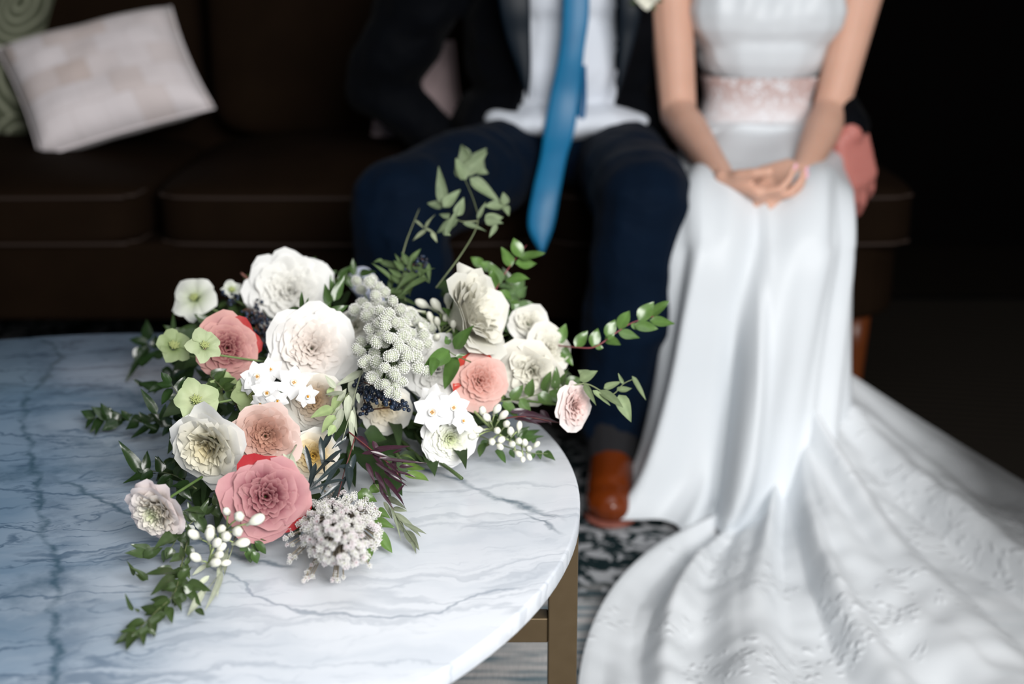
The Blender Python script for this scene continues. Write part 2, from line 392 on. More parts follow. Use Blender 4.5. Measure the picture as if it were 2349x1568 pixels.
for a, b in ((-2.05, GAPX-.008), (GAPX+.008, GAPX+.79), (GAPX+.805, SE)):
    k = cushion('seat_cushion', (a, SF, .385), (b, 3.56, .515), VELVET, sofa, .05, .22)
    rr = .05
    for zz in (.495, .40):
        pts = [(a+.012, SF+.5, zz), (a+.012, SF+.09, zz), (a+.035, SF+.025, zz), (a+.10, SF+.004, zz), ((a+b)/2, SF-.002, zz), (b-.10, SF+.004, zz), (b-.035, SF+.025, zz), (b-.012, SF+.09, zz), (b-.012, SF+.5, zz)]
        mk('piping', *tube_geo(smooth_path(pts, 5), .0035), PIPING, k)
roundbox('backrest', -2.3, SE-.02, 3.60, 3.86, .40, .98, .09, VELVET, sofa)
for a, b in ((-2.03, GAPX-.01), (GAPX+.01, GAPX+.78), (GAPX+.80, SE-.03)):
    cushion('back_cushion', (a, 3.44, .52), (b, 3.64, .99), VELVET, sofa, .02, .3)
roundbox('armrest', -2.32, -2.07, SF+.03, 3.80, .25, .72, .06, VELVET, sofa)
for x, y in ((SE-.10, SF+.10), (SE-.10, 3.62), (-2.2, SF+.10), (-2.2, 3.62)):
    vs_, fs = [], []
    for i, (r, z) in enumerate(((.020, .013), (.022, .03), (.030, .16), (.034, .236))):
        for k in range(12): vs_.append(V((x+r*cos(k*pi/6), y+r*sin(k*pi/6), z)))
    fs = gridf(3, 12, True)+[tuple(range(12))[::-1], tuple(36+k for k in range(12))]
    mk('leg', vs_, fs, WOOD, sofa, label='turned orange wooden foot')

# ------------------------------------------------------------------ throw pillows
def m_patch():
    m = mat('patchwork_hide', rough=.85, sheen=.2); q = N(m); u = q.uv()
    U, W_, _ = q._sep(u)[:3]
    nz = q.vm('ADD', u, q.vm('SCALE', q.noise(u, 6, 2, out='Color'), .02))
    br = q.n('ShaderNodeTexBrick'); q.l(nz, br.inputs['Vector']); br.inputs['Color1'].default_value = (.74, .68, .69, 1); br.inputs['Color2'].default_value = (.50, .37, .30, 1)
    br.inputs['Mortar'].default_value = (.30, .23, .2, 1); br.inputs['Scale'].default_value = 5; br.inputs['Mortar Size'].default_value = .004; br.inputs['Brick Width'].default_value = .9; br.inputs['Row Height'].default_value = .62; br.inputs['Bias'].default_value = -.25
    n = q.noise(u, 3.5, 3); c = q.mix(q.math('MULTIPLY', n, .35), br.outputs[0], (.60, .56, .60))
    q.l(c, q.b.inputs['Base Color']); q.bump(q.noise(u, 5, 3), .5, .012); return m
def m_swirl():
    m = mat('olive_swirl_fabric', rough=.9); q = N(m); u = q.uv()
    vo = q.n('ShaderNodeTexVoronoi'); q.l(u, vo.inputs['Vector']); vo.inputs['Scale'].default_value = 2.2
    d = q.math('ADD', vo.outputs['Distance'], q.math('MULTIPLY', q.noise(u, 8, 2), .05))
    s = q.smap(q.math('SINE', q.math('MULTIPLY', d, 75)), -.2, .9)
    q.l(q.mix(s, (.055, .062, .036), (.20, .21, .15)), q.b.inputs['Base Color']); q.bump(s, .4, .003); return m
def pillow(name, corners, thick, m, label, n=22, pinch=.06):
    """corners: four world points BL, BR, TR, TL"""
    BL, BR, TR_, TL = [V(c) for c in corners]; nn = (BR-BL).cross(TL-BL).normalized(); C = (BL+BR+TR_+TL)/4
    vs_, uvs, fs = [], [], []
    for side in (1, -1):
        for i in range(n+1):
            for j in range(n+1):
                s, t = -1+2*j/n, -1+2*i/n
                s2 = s*(1-pinch*(1-t*t)); t2 = t*(1-pinch*(1-s*s))
                a, b = (s2+1)/2, (t2+1)/2
                p = BL*(1-a)*(1-b)+BR*a*(1-b)+TR_*a*b+TL*(1-a)*b
                th = thick*(max(0, (1-s**4)*(1-t**4)))**.55*(1+.12*mnoise.noise(V((s*2.5, t*2.5, side*3.))))
                edge = .004 if abs(s) < 1 and abs(t) < 1 else 0
                vs_.append(p+nn*side*(th/2+edge)); uvs.append(((s+1)/2, (t+1)/2*.65))
    f1 = gridf(n, n); m1 = (n+1)**2; fs = f1+[tuple(k+m1 for k in f)[::-1] for f in f1]
    lo, mid = min(v.z for v in vs_), C
    root = thing(name, (C.x, C.y, lo), label, 'pillow', 'throw pillows on the sofa')
    o = mk('pillow_cover', vs_, fs, m, root, uvs=uvs)
    bm = bmesh.new(); bm.from_mesh(o.data); bmesh.ops.remove_doubles(bm, verts=bm.verts, dist=.0015); bm.to_mesh(o.data); bm.free()
    ring = [BL*(1-(s+1)/2)*(1-(t+1)/2)+BR*(s+1)/2*(1-(t+1)/2)+TR_*(s+1)/2*(t+1)/2+TL*(1-(s+1)/2)*(t+1)/2 for s, t in
            [((-1+2*k/n)*(1), -1+pinch*(1-(-1+2*k/n)**2)) for k in range(n)]+[(1-pinch*(1-(-1+2*k/n)**2), -1+2*k/n) for k in range(n)]+
            [(1-2*k/n, 1-pinch*(1-(1-2*k/n)**2)) for k in range(n)]+[(-1+pinch*(1-(1-2*k/n)**2), 1-2*k/n) for k in range(n+1)]]
    mk('seam', *tube_geo(ring, .0028), m, root)
    return root
pillow('throw_pillow', (py(92, 362, 3.10), py(492, 248, 3.17), py(392, 15, 3.36), py(-8, 112, 3.30)), .13, m_patch(), 'cream and beige patchwork pillow leaning on the left end of the sofa', pinch=.05)
pillow('throw_pillow', (py(-330, 340, 3.28), py(60, 325, 3.30), py(140, -60, 3.46), py(-280, -80, 3.44)), .14, m_swirl(), 'olive green pillow with swirling stitched lines behind the patchwork pillow')
pillow('throw_pillow', (py(850, 330, 3.20), py(1075, 325, 3.20), py(1040, 95, 3.36), py(870, 95, 3.36)), .11, m_noisy('dusty_pink_linen', (.42, .32, .33), (.5, .39, .40), 12, .9), 'dusty pink pillow behind the man in the navy suit')

# ------------------------------------------------------------------ people
def hull(bm, pts):
    vs_ = [bm.verts.new(p) for p in pts]; r = bmesh.ops.convex_hull(bm, input=vs_)
    bmesh.ops.delete(bm, geom=[g for g in r['geom_interior'] if isinstance(g, bmesh.types.BMVert)], context='VERTS')
SPH = []
for i in range(1, 8):
    for k in range(12): a = pi*i/8; b = 2*pi*k/12; SPH.append(V((sin(a)*cos(b), sin(a)*sin(b), cos(a))))
SPH += [V((0, 0, 1)), V((0, 0, -1))]
def cap(p0, r0, p1, r1): return [V(p0)+s*r0 for s in SPH]+[V(p1)+s*r1 for s in SPH]
def ell(c, r, rx=0, ry=0, rz=0):
    M = Matrix.Rotation(rz, 3, 'Z') @ Matrix.Rotation(ry, 3, 'Y') @ Matrix.Rotation(rx, 3, 'X')
    return [V(c)+M @ V((s.x*r[0], s.y*r[1], s.z*r[2])) for s in SPH]
def blob(name, parts, voxel, mt, parent, smooth=4, post=None, label=None, fac=.5):
    bm = bmesh.new()
    for p in parts: hull(bm, p)
    me = bpy.data.meshes.new(name+'_src'); bm.to_mesh(me); bm.free()
    o = bpy.data.objects.new(name+'_src', me); COL.objects.link(o)
    r = o.modifiers.new('r', 'REMESH'); r.mode = 'VOXEL'; r.voxel_size = voxel
    s = o.modifiers.new('s', 'SMOOTH'); s.factor = fac; s.iterations = smooth
    dg = bpy.context.evaluated_depsgraph_get(); m2 = bpy.data.meshes.new_from_object(o.evaluated_get(dg)); m2.name = name
    bpy.data.objects.remove(o); bpy.data.meshes.remove(me)
    m2.materials.clear(); m2.materials.append(mt); m2.polygons.foreach_set('use_smooth', [True]*len(m2.polygons))
    if post: post(m2)
    n = bpy.data.objects.new(name, m2)
    if label: n['label'] = label
    return link(n, parent)
def chain(pts):
    out = []
    for (p0, r0), (p1, r1) in zip(pts, pts[1:]): out.append(cap(p0, r0, p1, r1))
    return out
def hand(wr, D, Nn, thumb_side, L=.18, curls=((20, 30, 20),)*4, spread=3, th=(35, 20, 10), tw=1.):
    """wr wrist point, D towards the fingers, Nn out of the palm, thumb_side +1/-1 along D x N. returns parts, fingertips, nail dirs"""
    D = V(D).normalized(); Nn = V(Nn); Nn = (Nn-D*Nn.dot(D)).normalized(); S = D.cross(Nn)*thumb_side
    wr = V(wr); P = []; tips = []
    pl = L*.50; k = L/.18
    a = []
    for s, t, r in ((.026, .12, .015), (-.024, .12, .014), (.034, .95, .012), (-.034, .88, .011), (.012, 1., .013), (-.012, .98, .0125)):
        a += [wr+D*pl*t+S*s*k+q*r*k for q in SPH]
    P.append(a)
    lens = ((.040, .024, .020), (.045, .028, .021), (.042, .026, .021), (.032, .020, .018)); offs = (.031, .0105, -.0105, -.031); base = (.95, 1.0, .97, .88)
    for i in range(4):
        p = wr+D*pl*base[i]+S*offs[i]*k; ang = 0; r = (.0088, .0090, .0086, .0076)[i]*k*tw
        sp = radians((1.5-i)*spread); d0 = (D*cos(sp)+S*sin(sp)).normalized(); st = [(p-d0*.02*k, r*1.1)]
        st.append((p, r*1.12))
        for j in range(3):
            ang += radians(curls[i % len(curls)][j]); d = d0*cos(ang)+Nn*sin(ang); p = p+d*lens[i][j]*k; st.append((p, r*(1-.09*(j+1))))
        P += chain(st); tips.append((p, d, (Nn*cos(ang)-d0*sin(ang))*-1, r*.72))
    p = wr+D*pl*.22+S*.022*k; a0 = radians(th[0]); d = (D*cos(a0)+S*sin(a0)+Nn*.35).normalized(); st = [(p, .014*k), (p+d*.036*k, .0115*k)]
    p = p+d*.036*k
    d = (D*cos(a0-radians(th[1]))+S*sin(a0-radians(th[1]))+Nn*.5).normalized(); p = p+d*.031*k; st.append((p, .0098*k))
    d = (D*cos(a0-radians(th[1]+th[2]))+S*sin(a0-radians(th[1]+th[2]))+Nn*.6).normalized(); p = p+d*.026*k; st.append((p, .008*k))
    P += chain(st); tips.append((p, d, S, .0072*k))
    return P, tips
def nails(tips, parent, m):
    for p, d, up, r in tips:
        c = V(p)+V(up).normalized()*r*.78+V(d).normalized()*r*.3; x = V(d).normalized(); z = V(up).normalized(); y = z.cross(x)
        vs_ = []; 
        for i in range(5):
            for j in range(5): s = -1+j/2; t = -1+i/2; vs_.append(c+x*t*r*.95*(1-.15*s*s)+y*s*r*.75+z*(.0012-r*.35*s*s))
        vs_ += [q-z*.0015 for q in vs_]; f = gridf(4, 4); fs = f+[tuple(k+25 for k in g)[::-1] for g in f]
        rim = [0, 1, 2, 3, 4, 9, 14, 19, 24, 23, 22, 21, 20, 15, 10, 5]
        for a, b in zip(rim, rim[1:]+rim[:1]): fs.append((b, a, a+25, b+25))
        mk('fingernail', vs_, fs, m, parent)
def head_parts(c, s=1.):
    c = V(c)
    P = [ell(c+V((0, .012, .03))*s, (.075*s, .093*s, .092*s)), ell(c+V((0, -.018, -.03))*s, (.060*s, .070*s, .075*s)), ell(c+V((0, -.045, -.078))*s, (.034*s, .036*s, .028*s))]
    P.append(cap(c+V((0, -.088, .012))*s, .008*s, c+V((0, -.104, -.020))*s, .012*s))
    P.append(cap(c+V((-.010, -.090, -.024))*s, .008*s, c+V((.010, -.090, -.024))*s, .008*s))
    P.append(cap(c+V((-.04, -.072, .022))*s, .013*s, c+V((.04, -.072, .022))*s, .013*s))
    for q in (-1, 1): P.append(ell(c+V((q*.077, .005, -.005))*s, (.008*s, .018*s, .030*s), 0, 0, q*-.35))
    return P
def face_bits(c, s, parent, iris, hair, lipm, skin):
    c = V(c)
    def sph(name, p, r, m, sc=(1, 1, 1)):
        vs_ = [V(p)+V((q.x*r*sc[0], q.y*r*sc[1], q.z*r*sc[2])) for q in SPH]; bm = bmesh.new(); hull(bm, vs_); me = bpy.data.meshes.new(name); bm.to_mesh(me); bm.free()
        me.materials.append(m); me.polygons.foreach_set('use_smooth', [True]*len(me.polygons)); return link(bpy.data.objects.new(name, me), parent)
    for q in (-1, 1):
        e = sph('eye', c+V((q*.030, -.0735, .002))*s, .0108*s, EYEW); sph('iris', c+V((q*.030, -.0805, .0015))*s, .0050*s, iris); sph('eyelid', c+V((q*.030, -.0728, .0065))*s, .0122*s, skin, (1.15, 1, .75)); sph('eyelid', c+V((q*.030, -.0722, -.0055))*s, .0115*s, skin, (1.1, 1, .6)); 
        pts = [c+V((q*.015, -.090, .022))*s, c+V((q*.032, -.090, .027))*s, c+V((q*.048, -.078, .021))*s]
        mk('eyebrow', *tube_geo(smooth_path(pts, 3), .0025*s), hair, parent)
    sph('lips', c+V((0, -.084, -.052))*s, .012*s, lipm, (1.8, .6, .6))

# ---- bride
bride = thing('person', (.47, 2.75, .5), 'seated bride in a long white satin gown, bare arms, hands clasped in her lap', 'person', 'couple seated on the sofa')
BC = V((.50, 2.90, 0))
def bx(u, v, y): return py(u, v, y)
shL, shR = V((.305, 2.93, 1.01)), V((.722, 2.93, 1.01))     # her right shoulder is at the left of the photo
elL, elR = bx(1556, 262, 2.80), bx(1903, 262, 2.80)
wrL, wrR = bx(1655, 408, 2.50), bx(1838, 402, 2.53)
hc = BC+V((0, -.02, 1.222))
P = [ell(BC+V((0, 0, .84)), (.138, .095, .115)), ell(BC+V((0, 0, .70)), (.105, .078, .10)), ell(BC+V((0, 0, .96)), (.145, .078, .07)), ell(BC+V((-.005, -.01, .58)), (.152, .11, .09)),
     cap(BC+V((0, .01, .98)), .062, BC+V((0, -.005, 1.14)), .046)]
P += [ell(BC+V((0, -.055, .85)), (.11, .055, .06))]
P += [cap(BC+V((-.12, .01, 1.02)), .04, BC+V((.12, .01, 1.02)), .04)]
P += head_parts(hc, .95)
for sh, el, wr in ((shL, elL, wrL), (shR, elR, wrR)):
    m1 = sh.lerp(el, .45); fa = el.lerp(wr, .28)
    P += chain([(sh, .050), (m1, .044), (el, .036), (fa, .037), (el.lerp(wr, .7), .029), (wr, .024)])
for sx, kx in ((-.075, .365), (.065, .495)):
    P += chain([(BC+V((sx, 0, .56)), .075), (V((kx, 2.46, .50)), .05), (V((kx, 2.50, .38)), .048), (V((kx, 2.50, .12)), .032), (V((kx, 2.44, .045)), .026), (V((kx, 2.36, .03)), .02)])
D1 = bx(1775, 462, 2.44)-wrL
H1, t1 = hand(wrL, D1, (.25, .30, .9), 1, .180, ((30, 45, 25), (28, 45, 25), (25, 45, 25), (22, 42, 25)), 2, (40, 25, 20), .95)
D2 = bx(1712, 455, 2.425)-wrR
H2, t2 = hand(wrR+V((0, 0, .006)), D2, (-.1, .50, -.75), 1, .180, ((22, 55, 35), (26, 55, 35), (28, 52, 35), (30, 50, 35)), 3, (42, 25, 20), .95)
P += H1+H2
body = blob('body', P, .0042, SKIN_B, bride, 5)
nails(t1[:4]+t2, bride, NAIL)
face_bits(hc, .95, bride, IRIS, HAIR_B, LIP, SKIN_B)
blob('hair', [ell(hc+V((0, .025, .035)), (.088, .092, .095)), ell(hc+V((0, .095, -.02)), (.055, .045, .05)), cap(hc+V((-.078, -.01, .02)), .018, hc+V((-.07, .04, -.04)), .02), cap(hc+V((.078, -.01, .02)), .018, hc+V((.07, .04, -.04)), .02)], .006, HAIR_B, bride, 3, label='brown hair in a low bun')
rp = t1[2][0].lerp(t1[1][0], .5)

gown = link(bpy.data.objects.new('wedding_gown', None)) if 0 else None
# bodice (soft gathered satin) is the gown's own mesh; lace, skirt and train are its children
def bod_post(me):
    bm = bmesh.new(); bm.from_mesh(me)
    kill = [f for f in bm.faces if f.calc_center_median().z < .712]
    bmesh.ops.delete(bm, geom=kill, context='FACES')
    for q in bm.verts:
        fr = max(0, min(1, (q.co.z-.84)/.10)); ph = (q.co.x-.5)*95+6*mnoise.noise(q.co*3)
        q.co.y += -.008*fr*sin(ph)*(1 if q.co.y < 2.9 else .3)
    bm.to_mesh(me); bm.free()
BP = [ell(BC+V((0, 0, .85)), (.155, .112, .13)), ell(BC+V((0, -.015, .77)), (.132, .098, .07)), ell(BC+V((0, 0, .95)), (.178, .10, .09)),
      ell(BC+V((-.058, -.060, .860)), (.098, .072, .082)), ell(BC+V((.058, -.060, .860)), (.098, .072, .082)), ell(BC+V((0, -.064, .850)), (.115, .070, .075)), ell(BC+V((0, -.05, .79)), (.125, .072, .08)),
      cap(BC+V((-.15, .01, 1.02)), .060, BC+V((.15, .01, 1.02)), .060),
      cap(BC+V((-.16, .01, 1.00)), .062, shL.lerp(elL, .14)+V((-.004, 0, 0)), .068), cap(BC+V((.16, .01, 1.00)), .062, shR.lerp(elR, .14)+V((.004, 0, 0)), .070), cap(shR, .060, shR.lerp(elR, .10), .066), cap(shL, .058, shL.lerp(elL, .10), .064)]
BP[0] = ell(BC+V((0, 0, .85)), (.160, .112, .13))
gown = blob('wedding_gown', BP, .006, SATIN, bride, 6, bod_post, label='white satin gown with gathered bodice, cap sleeves, lace waist and train')
def tube_rings(rings, nth, fold, sub=8, closed_ends=False):
    """rings: (C, B(front dir), a(lateral), b_front, b_back) smooth-interpolated"""
    keys = [list(V(r[0]))+list(V(r[1]))+[r[2], r[3], r[4]] for r in rings]; K = []
    for i in range(len(keys)-1):
        a = keys[max(i-1, 0)]; b = keys[i]; c = keys[i+1]; d = keys[min(i+2, len(keys)-1)]
        for k in range(sub):
            t = k/sub; K.append([.5*(2*b[j]+(c[j]-a[j])*t+(2*a[j]-5*b[j]+4*c[j]-d[j])*t*t+(3*b[j]-a[j]-3*c[j]+d[j])*t**3) for j in range(9)]+[i+t])
    K.append(keys[-1]+[len(keys)-1]); vs_ = []
    for q in K:
        C = V(q[0:3]); B = V(q[3:6]).normalized(); A = V((1, 0, 0)); A = (A-B*A.dot(B)).normalized()
        for k in range(nth):
            th = 2*pi*k/nth; s, c = sin(th), cos(th)
            e = .85
            sx = (1 if s >= 0 else -1)*abs(s)**e; cx = (1 if c >= 0 else -1)*abs(c)**e
            p = C+A*sx*q[6]+B*cx*(q[7] if c > 0 else q[8]); f = fold(th, q[9], s, c)
            vs_.append(p+(A*s+B*c)*f)
    return vs_, gridf(len(K)-1, nth, True)
WR = [(BC+V((0, -.004, .735)), (0, -1, 0), .123, .096, .088), (BC+V((0, -.002, .685)), (0, -1, 0), .113, .089, .084), (BC+V((-.002, -.004, .630)), (0, -1, .1), .128, .100, .090)]
mk('lace_waistband', *tube_rings(WR, 64, lambda th, t, s, c: .0006*sin(th*31)), LACE, gown, label='sheer white floral lace band at the waist')
SR = [(BC+V((-.002, -.004, .640)), (0, -1, .1), .126, .098, .089), (BC+V((-.006, -.02, .60)), (0, -1, .45), .150, .112, .10), ((.485, 2.79, .555), (0, -.35, .94), .172, .085, .075),
      ((.462, 2.62, .545), (0, 0, 1), .168, .078, .07), ((.443, 2.50, .535), (0, -.35, .94), .165, .085, .085), ((.437, 2.455, .47), (0, -1, .25), .166, .10, .10), ((.435, 2.45, .38), (0, -1, .0), .166, .115, .10),
      ((.430, 2.44, .24), (0, -1, 0), .168, .13, .10), ((.415, 2.41, .10), (0, -1, 0), .182, .155, .12), ((.395, 2.38, .030), (0, -1, 0), .205, .175, .13)]
def sfold(th, t, s, c):
    a = max(0, min(1, (t-3.6)/4.5)); fr = max(0, c)**.5 if c > 0 else .25
    sw = th+.10*max(0, t-5)*1.2
    f = .55*sin(5*sw+.6)+.45*sin(8.3*sw+1.9+.4*t)+.3*sin(13*sw-.7)
    f = f*.5+.5*(1-abs(sin(3.3*sw+.35))*2)*.7
    r = a**.8*.078*f*(.4+.6*fr)
    if 1.2 < t < 5: r += .004*sin(9*th+t*2.2)*(1 if c > 0 else 0)
    hollow = -.030*math.exp(-((th if th < pi else th-2*pi)/.33)**2)*max(0, min(1, (t-2.2)/1.5))*max(0, min(1, (6.5-t)/2))
    if t > 5.5: r -= .15*math.exp(-((((th+.30+pi) % (2*pi))-pi)/.13)**2)*min(1, ((t-5.5)/3.2)**2.2)
    return r+hollow
vs_, fs = tube_rings(SR, 168, sfold, 10)
for p in vs_:
    p.z = max(p.z, .020)
mk('skirt', vs_, fs, SATIN, gown, label='long satin skirt falling from the knees in deep folds')
# train: swept surface from the skirt's side down to the rug and forward
def train_geo():
    na, ns = 190, 90
    def F(u, v, z=.018): return pz(u, v, z)
    arc = [  # start, control, end   (start on/inside the skirt, end beyond the frame)
        (F(1745, 1175), F(1290, 1285), F(1325, 1760)),
        (F(1755, 1160), F(1440, 1400), F(1560, 1850)),
        (F(1785, 1110, .06), F(1700, 1400), F(1900, 1900)),
        (F(1820, 1030, .13), F(1850, 1350), F(2300, 1900)),
        (F(1850, 950, .20), F(2000, 1250, .03), F(2650, 1800)),
        (F(1872, 900, .22), F(2080, 1130, .03), F(2800, 1620)),
        (F(1893, 840, .245), F(2115, 985, .035), F(2790, 1395))]
    pts = [smooth_path([a[k] for a in arc], 40) for k in range(3)]
    m = len(pts[0])-1; vs_, cs = [], []
    for i in range(na+1):
        x = i/na*m; k = min(int(x), m-1); fr = x-k; A, B, C = [q[k].lerp(q[k+1], fr) for q in pts]; a = i/na
        for j in range(ns+1):
            s = j/ns; p = A*(1-s)**2+B*2*s*(1-s)+C*s*s
            g = s**.7
            f = .020*sin(a*21+2.2*sin(s*3)+.5)+.014*sin(a*37+1+3*s)+.007*sin(a*61-4*s)
            f += .018*max(0, sin((a+.05*sin(3*s))*6.2*2*pi))**1.5
            f *= (.35+.65*min(1, s*2.2))*(1-.25*s)*min(1, .15+9*min(a, 1-a))
            n1 = .010*mnoise.noise(V((p.x*9, p.y*9, 1.)))+.005*mnoise.noise(V((p.x*23, p.y*23, 4.)))
            z = p.z+max(0, f+.016)+n1*min(1, s*3)*min(1, 8*min(a, 1-a)+.1)
            p = V((p.x, p.y, max(z, .016))); vs_.append(p)
            al = min(.85, .10*max(0, s-.3)+1.0*max(0, (a-.55)/.45)**1.3*max(0, min(1, (s-.15)*2.2)))
            cs.append((al, al, al))
    n = len(vs_); return vs_, [f for f in gridf(na, ns)], cs
vs_, fs, cs = train_geo()
mk('train', vs_, fs, TULLE, gown, cols=cs, label='sheer lace-trimmed train spread over the rug')

# ---- groom
groom = thing('person', (.12, 2.8, .5), 'seated man in a navy suit, white shirt and bright blue tie, arm behind the bride', 'person', 'couple seated on the sofa')
GC = V((.125, 2.93, 0)); gh = GC+V((0, -.03, 1.305))
gsR, gsL = GC+V((-.205, .0, 1.06)), GC+V((.205, .02, 1.06))
geR = py(868, 190, 2.99); geL = V((.60, 3.10, .80))
gwR = V((-.13, 2.98, .56)); gwL = bx(1950, 305, 2.76)
P = [ell(GC+V((0, 0, .90)), (.145, .095, .16)), ell(GC+V((0, 0, .70)), (.14, .10, .14)), ell(GC+V((0, 0, .60)), (.16, .12, .09)), cap(GC+V((-.15, .01, 1.05)), .045, GC+V((.15, .01, 1.05)), .045),
     cap(GC+V((0, .01, 1.06)), .075, GC+V((0, -.01, 1.22)), .06)]
P += head_parts(gh, 1.05)
for sh, el, wr in ((gsR, geR, gwR), (gsL, geL, gwL)):
    P += chain([(sh, .058), (sh.lerp(el, .5), .048), (el, .040), (el.lerp(wr, .3), .042), (wr, .028)])
kR, kL = V((-.192, 2.44, .56)), V((.232, 2.47, .555))
aR, aL = V((-.20, 2.47, .11)), V((.185, 2.46, .11))
for q, k, a in ((-.085, kR, aR), (.085, kL, aL)):
    P += chain([(GC+V((q, -.01, .565)), .085), (k, .058), (k.lerp(a, .3), .056), (a, .038), (a+V((0, -.02, -.04)), .035)])
H, tt = hand(gwL, (.20, -.05, -.97), (-.45, .85, 0), -1, .20, ((8, 22, 15), (12, 25, 18), (15, 28, 20), (18, 30, 20)), 7, (38, 15, 5), 1.1)
P += H
H, t3 = hand(gwR, (-.1, -.9, -.3), (0, .1, -1), 1, .19, ((10, 15, 10),)*4, 4)
P += H
blob('body', P, .005, SKIN_G, groom, 5)
nails(tt[:4], groom, mat('nail', (.7, .38, .36), .3))
face_bits(gh, 1.05, groom, IRIS, HAIR_G, LIP, SKIN_G)
blob('hair', [ell(gh+V((0, .03, .05)), (.086, .098, .095)), cap(gh+V((-.05, -.06, .11)), .022, gh+V((.05, -.06, .11)), .022)], .006, HAIR_G, groom, 3, label='short dark hair')
# trousers
P = [ell(GC+V((0, .03, .60)), (.172, .12, .08)), ell(GC+V((0, 0, .575)), (.19, .15, .075))]
for q, k, a in ((-.09, kR, aR), (.09, kL, aL)):
    hip = GC+V((q, -.02, .57))
    P += chain([(hip, .090), (hip.lerp(k, .5), .094), (k+V((0, 0, -.003)), .088), (k.lerp(a, .12)+V((0, 0, 0)), .088), (k.lerp(a, .5), .084), (a+V((0, .02, .03)), .062)])
def tr_post(me):
    for q in me.vertices:
        p = q.co; fr = 1 if p.y < 2.7 else .5
        n = mnoise.noise(V((p.x*7, p.y*9, p.z*12)))*.012+mnoise.noise(V((p.x*16+3, p.y*22, p.z*26)))*.005
        q.co += q.normal*n*fr
        if p.z < .10: q.co.z = .10
blob('trousers', P, .008, TROUSER, groom, 6, tr_post, label='navy wool trousers')
# shirt
def sh_post(me):
    for q in me.vertices:
        p = q.co
        if p.y < GC.y: q.co += q.normal*(.011*mnoise.noise(V((p.x*9, 0, p.z*11+p.x*6)))*max(0, min(1, (.95-p.z)*5))+.006*mnoise.noise(p*9))
P = [ell(GC+V((0, 0, .93)), (.172, .122, .17)), ell(GC+V((0, -.005, .75)), (.165, .128, .15)), ell(GC+V((-.015, -.03, .648)), (.190, .160, .045)), cap(GC+V((-.13, .01, 1.06)), .06, GC+V((.13, .01, 1.06)), .06), cap(GC+V((0, .005, 1.1)), .076, GC+V((0, 0, 1.19)), .068)]
shirt = blob('shirt', P, .007, SHIRT, groom, 5, sh_post, label='white dress shirt bunched at the waist')
# jacket: shell with an open front
EDL = [(1205, -250), (1213, 0), (1213, 140), (1203, 220), (1172, 290), (1132, 345)]
EDR = [(1400, -250), (1418, 0), (1418, 150), (1412, 260), (1408, 345)]
def edge_x(E, z):
    W = [py(u, v, 2.79) for u, v in E]
    for a, b in zip(W, W[1:]):
        if b.z <= z <= a.z: return a.x+(b.x-a.x)*(a.z-z)/(a.z-b.z)
    return (W[0] if z > W[0].z else W[-1]).x
def jk_post(me):
    bm = bmesh.new(); bm.from_mesh(me); kill = []
    for f in bm.faces:
        c = f.calc_center_median()
        if c.y < GC.y-.02 and edge_x(EDL, c.z) < c.x < edge_x(EDR, c.z): kill.append(f)
        elif c.z < .585 and c.y < GC.y+.3 and abs(c.x-GC.x) < .25: kill.append(f)
        elif c.z > 1.11 and abs(c.x-GC.x) < .10: kill.append(f)
    bmesh.ops.delete(bm, geom=kill, context='FACES')
    for q in bm.verts: q.co += q.normal*(.010*mnoise.noise(V((q.co.x*9, q.co.y*9, q.co.z*14)))+.004*mnoise.noise(q.co*28))
    bm.normal_update()
    old = bm.faces[:]
    bmesh.ops.solidify(bm, geom=old, thickness=.006)
    bm.to_mesh(me); bm.free()
P = [ell(GC+V((0, 0, .94)), (.192, .142, .18)), ell(GC+V((-.015, 0, .80)), (.215, .150, .20)), ell(GC+V((-.02, .015, .64)), (.235, .165, .11)), cap(GC+V((-.16, .01, 1.07)), .07, GC+V((.16, .01, 1.07)), .07)]
for sh, el, wr in ((gsR, geR, gwR), (gsL, geL, gwL)):
    P += chain([(sh, .082), (sh.lerp(el, .5), .088), (el, .074), (el.lerp(wr, .4), .058), (el.lerp(wr, .93), .047)])
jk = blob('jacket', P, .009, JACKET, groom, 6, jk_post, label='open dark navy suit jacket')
def strip(name, left, right, yoff, m, parent, th=.004, label=None):
    """cloth strip between two edges given as world points"""
    L_, R_ = smooth_path(left, 8), smooth_path(right, 8); n = len(L_); nu = 8; vs_ = []
    for i in range(n):
        for j in range(nu+1): s = j/nu; p = L_[i].lerp(R_[i], s); p = p+V((0, -.004*sin(pi*s)-yoff, 0)); vs_.append(p)
    f = gridf(n-1, nu); m1 = len(vs_); vs_ += [p+V((0, th, 0)) for p in vs_]
    fs = [g[::-1] for g in f]+[tuple(k+m1 for k in g) for g in f]
    rim = list(range(nu+1))+[i*(nu+1)+nu for i in range(1, n)]+[(n-1)*(nu+1)+j for j in range(nu-1, -1, -1)]+[i*(nu+1) for i in range(n-2, 0, -1)]
    for a, b in zip(rim, rim[1:]+rim[:1]): fs.append((a, b, b+m1, a+m1))
    return mk(name, vs_, fs, m, parent, label=label)
YL = 2.765
strip('lapel', [py(u, v, y) for u, v, y in ((1110, -260, 2.82), (1140, -20, YL), (1160, 80, YL), (1188, 160, YL), (1210, 225, YL))], [py(u, v, y) for u, v, y in ((1204, -260, 2.82), (1215, -20, YL), (1217, 80, YL), (1218, 160, YL), (1212, 225, YL))], .008, LAPEL, jk, label='satin lapel')
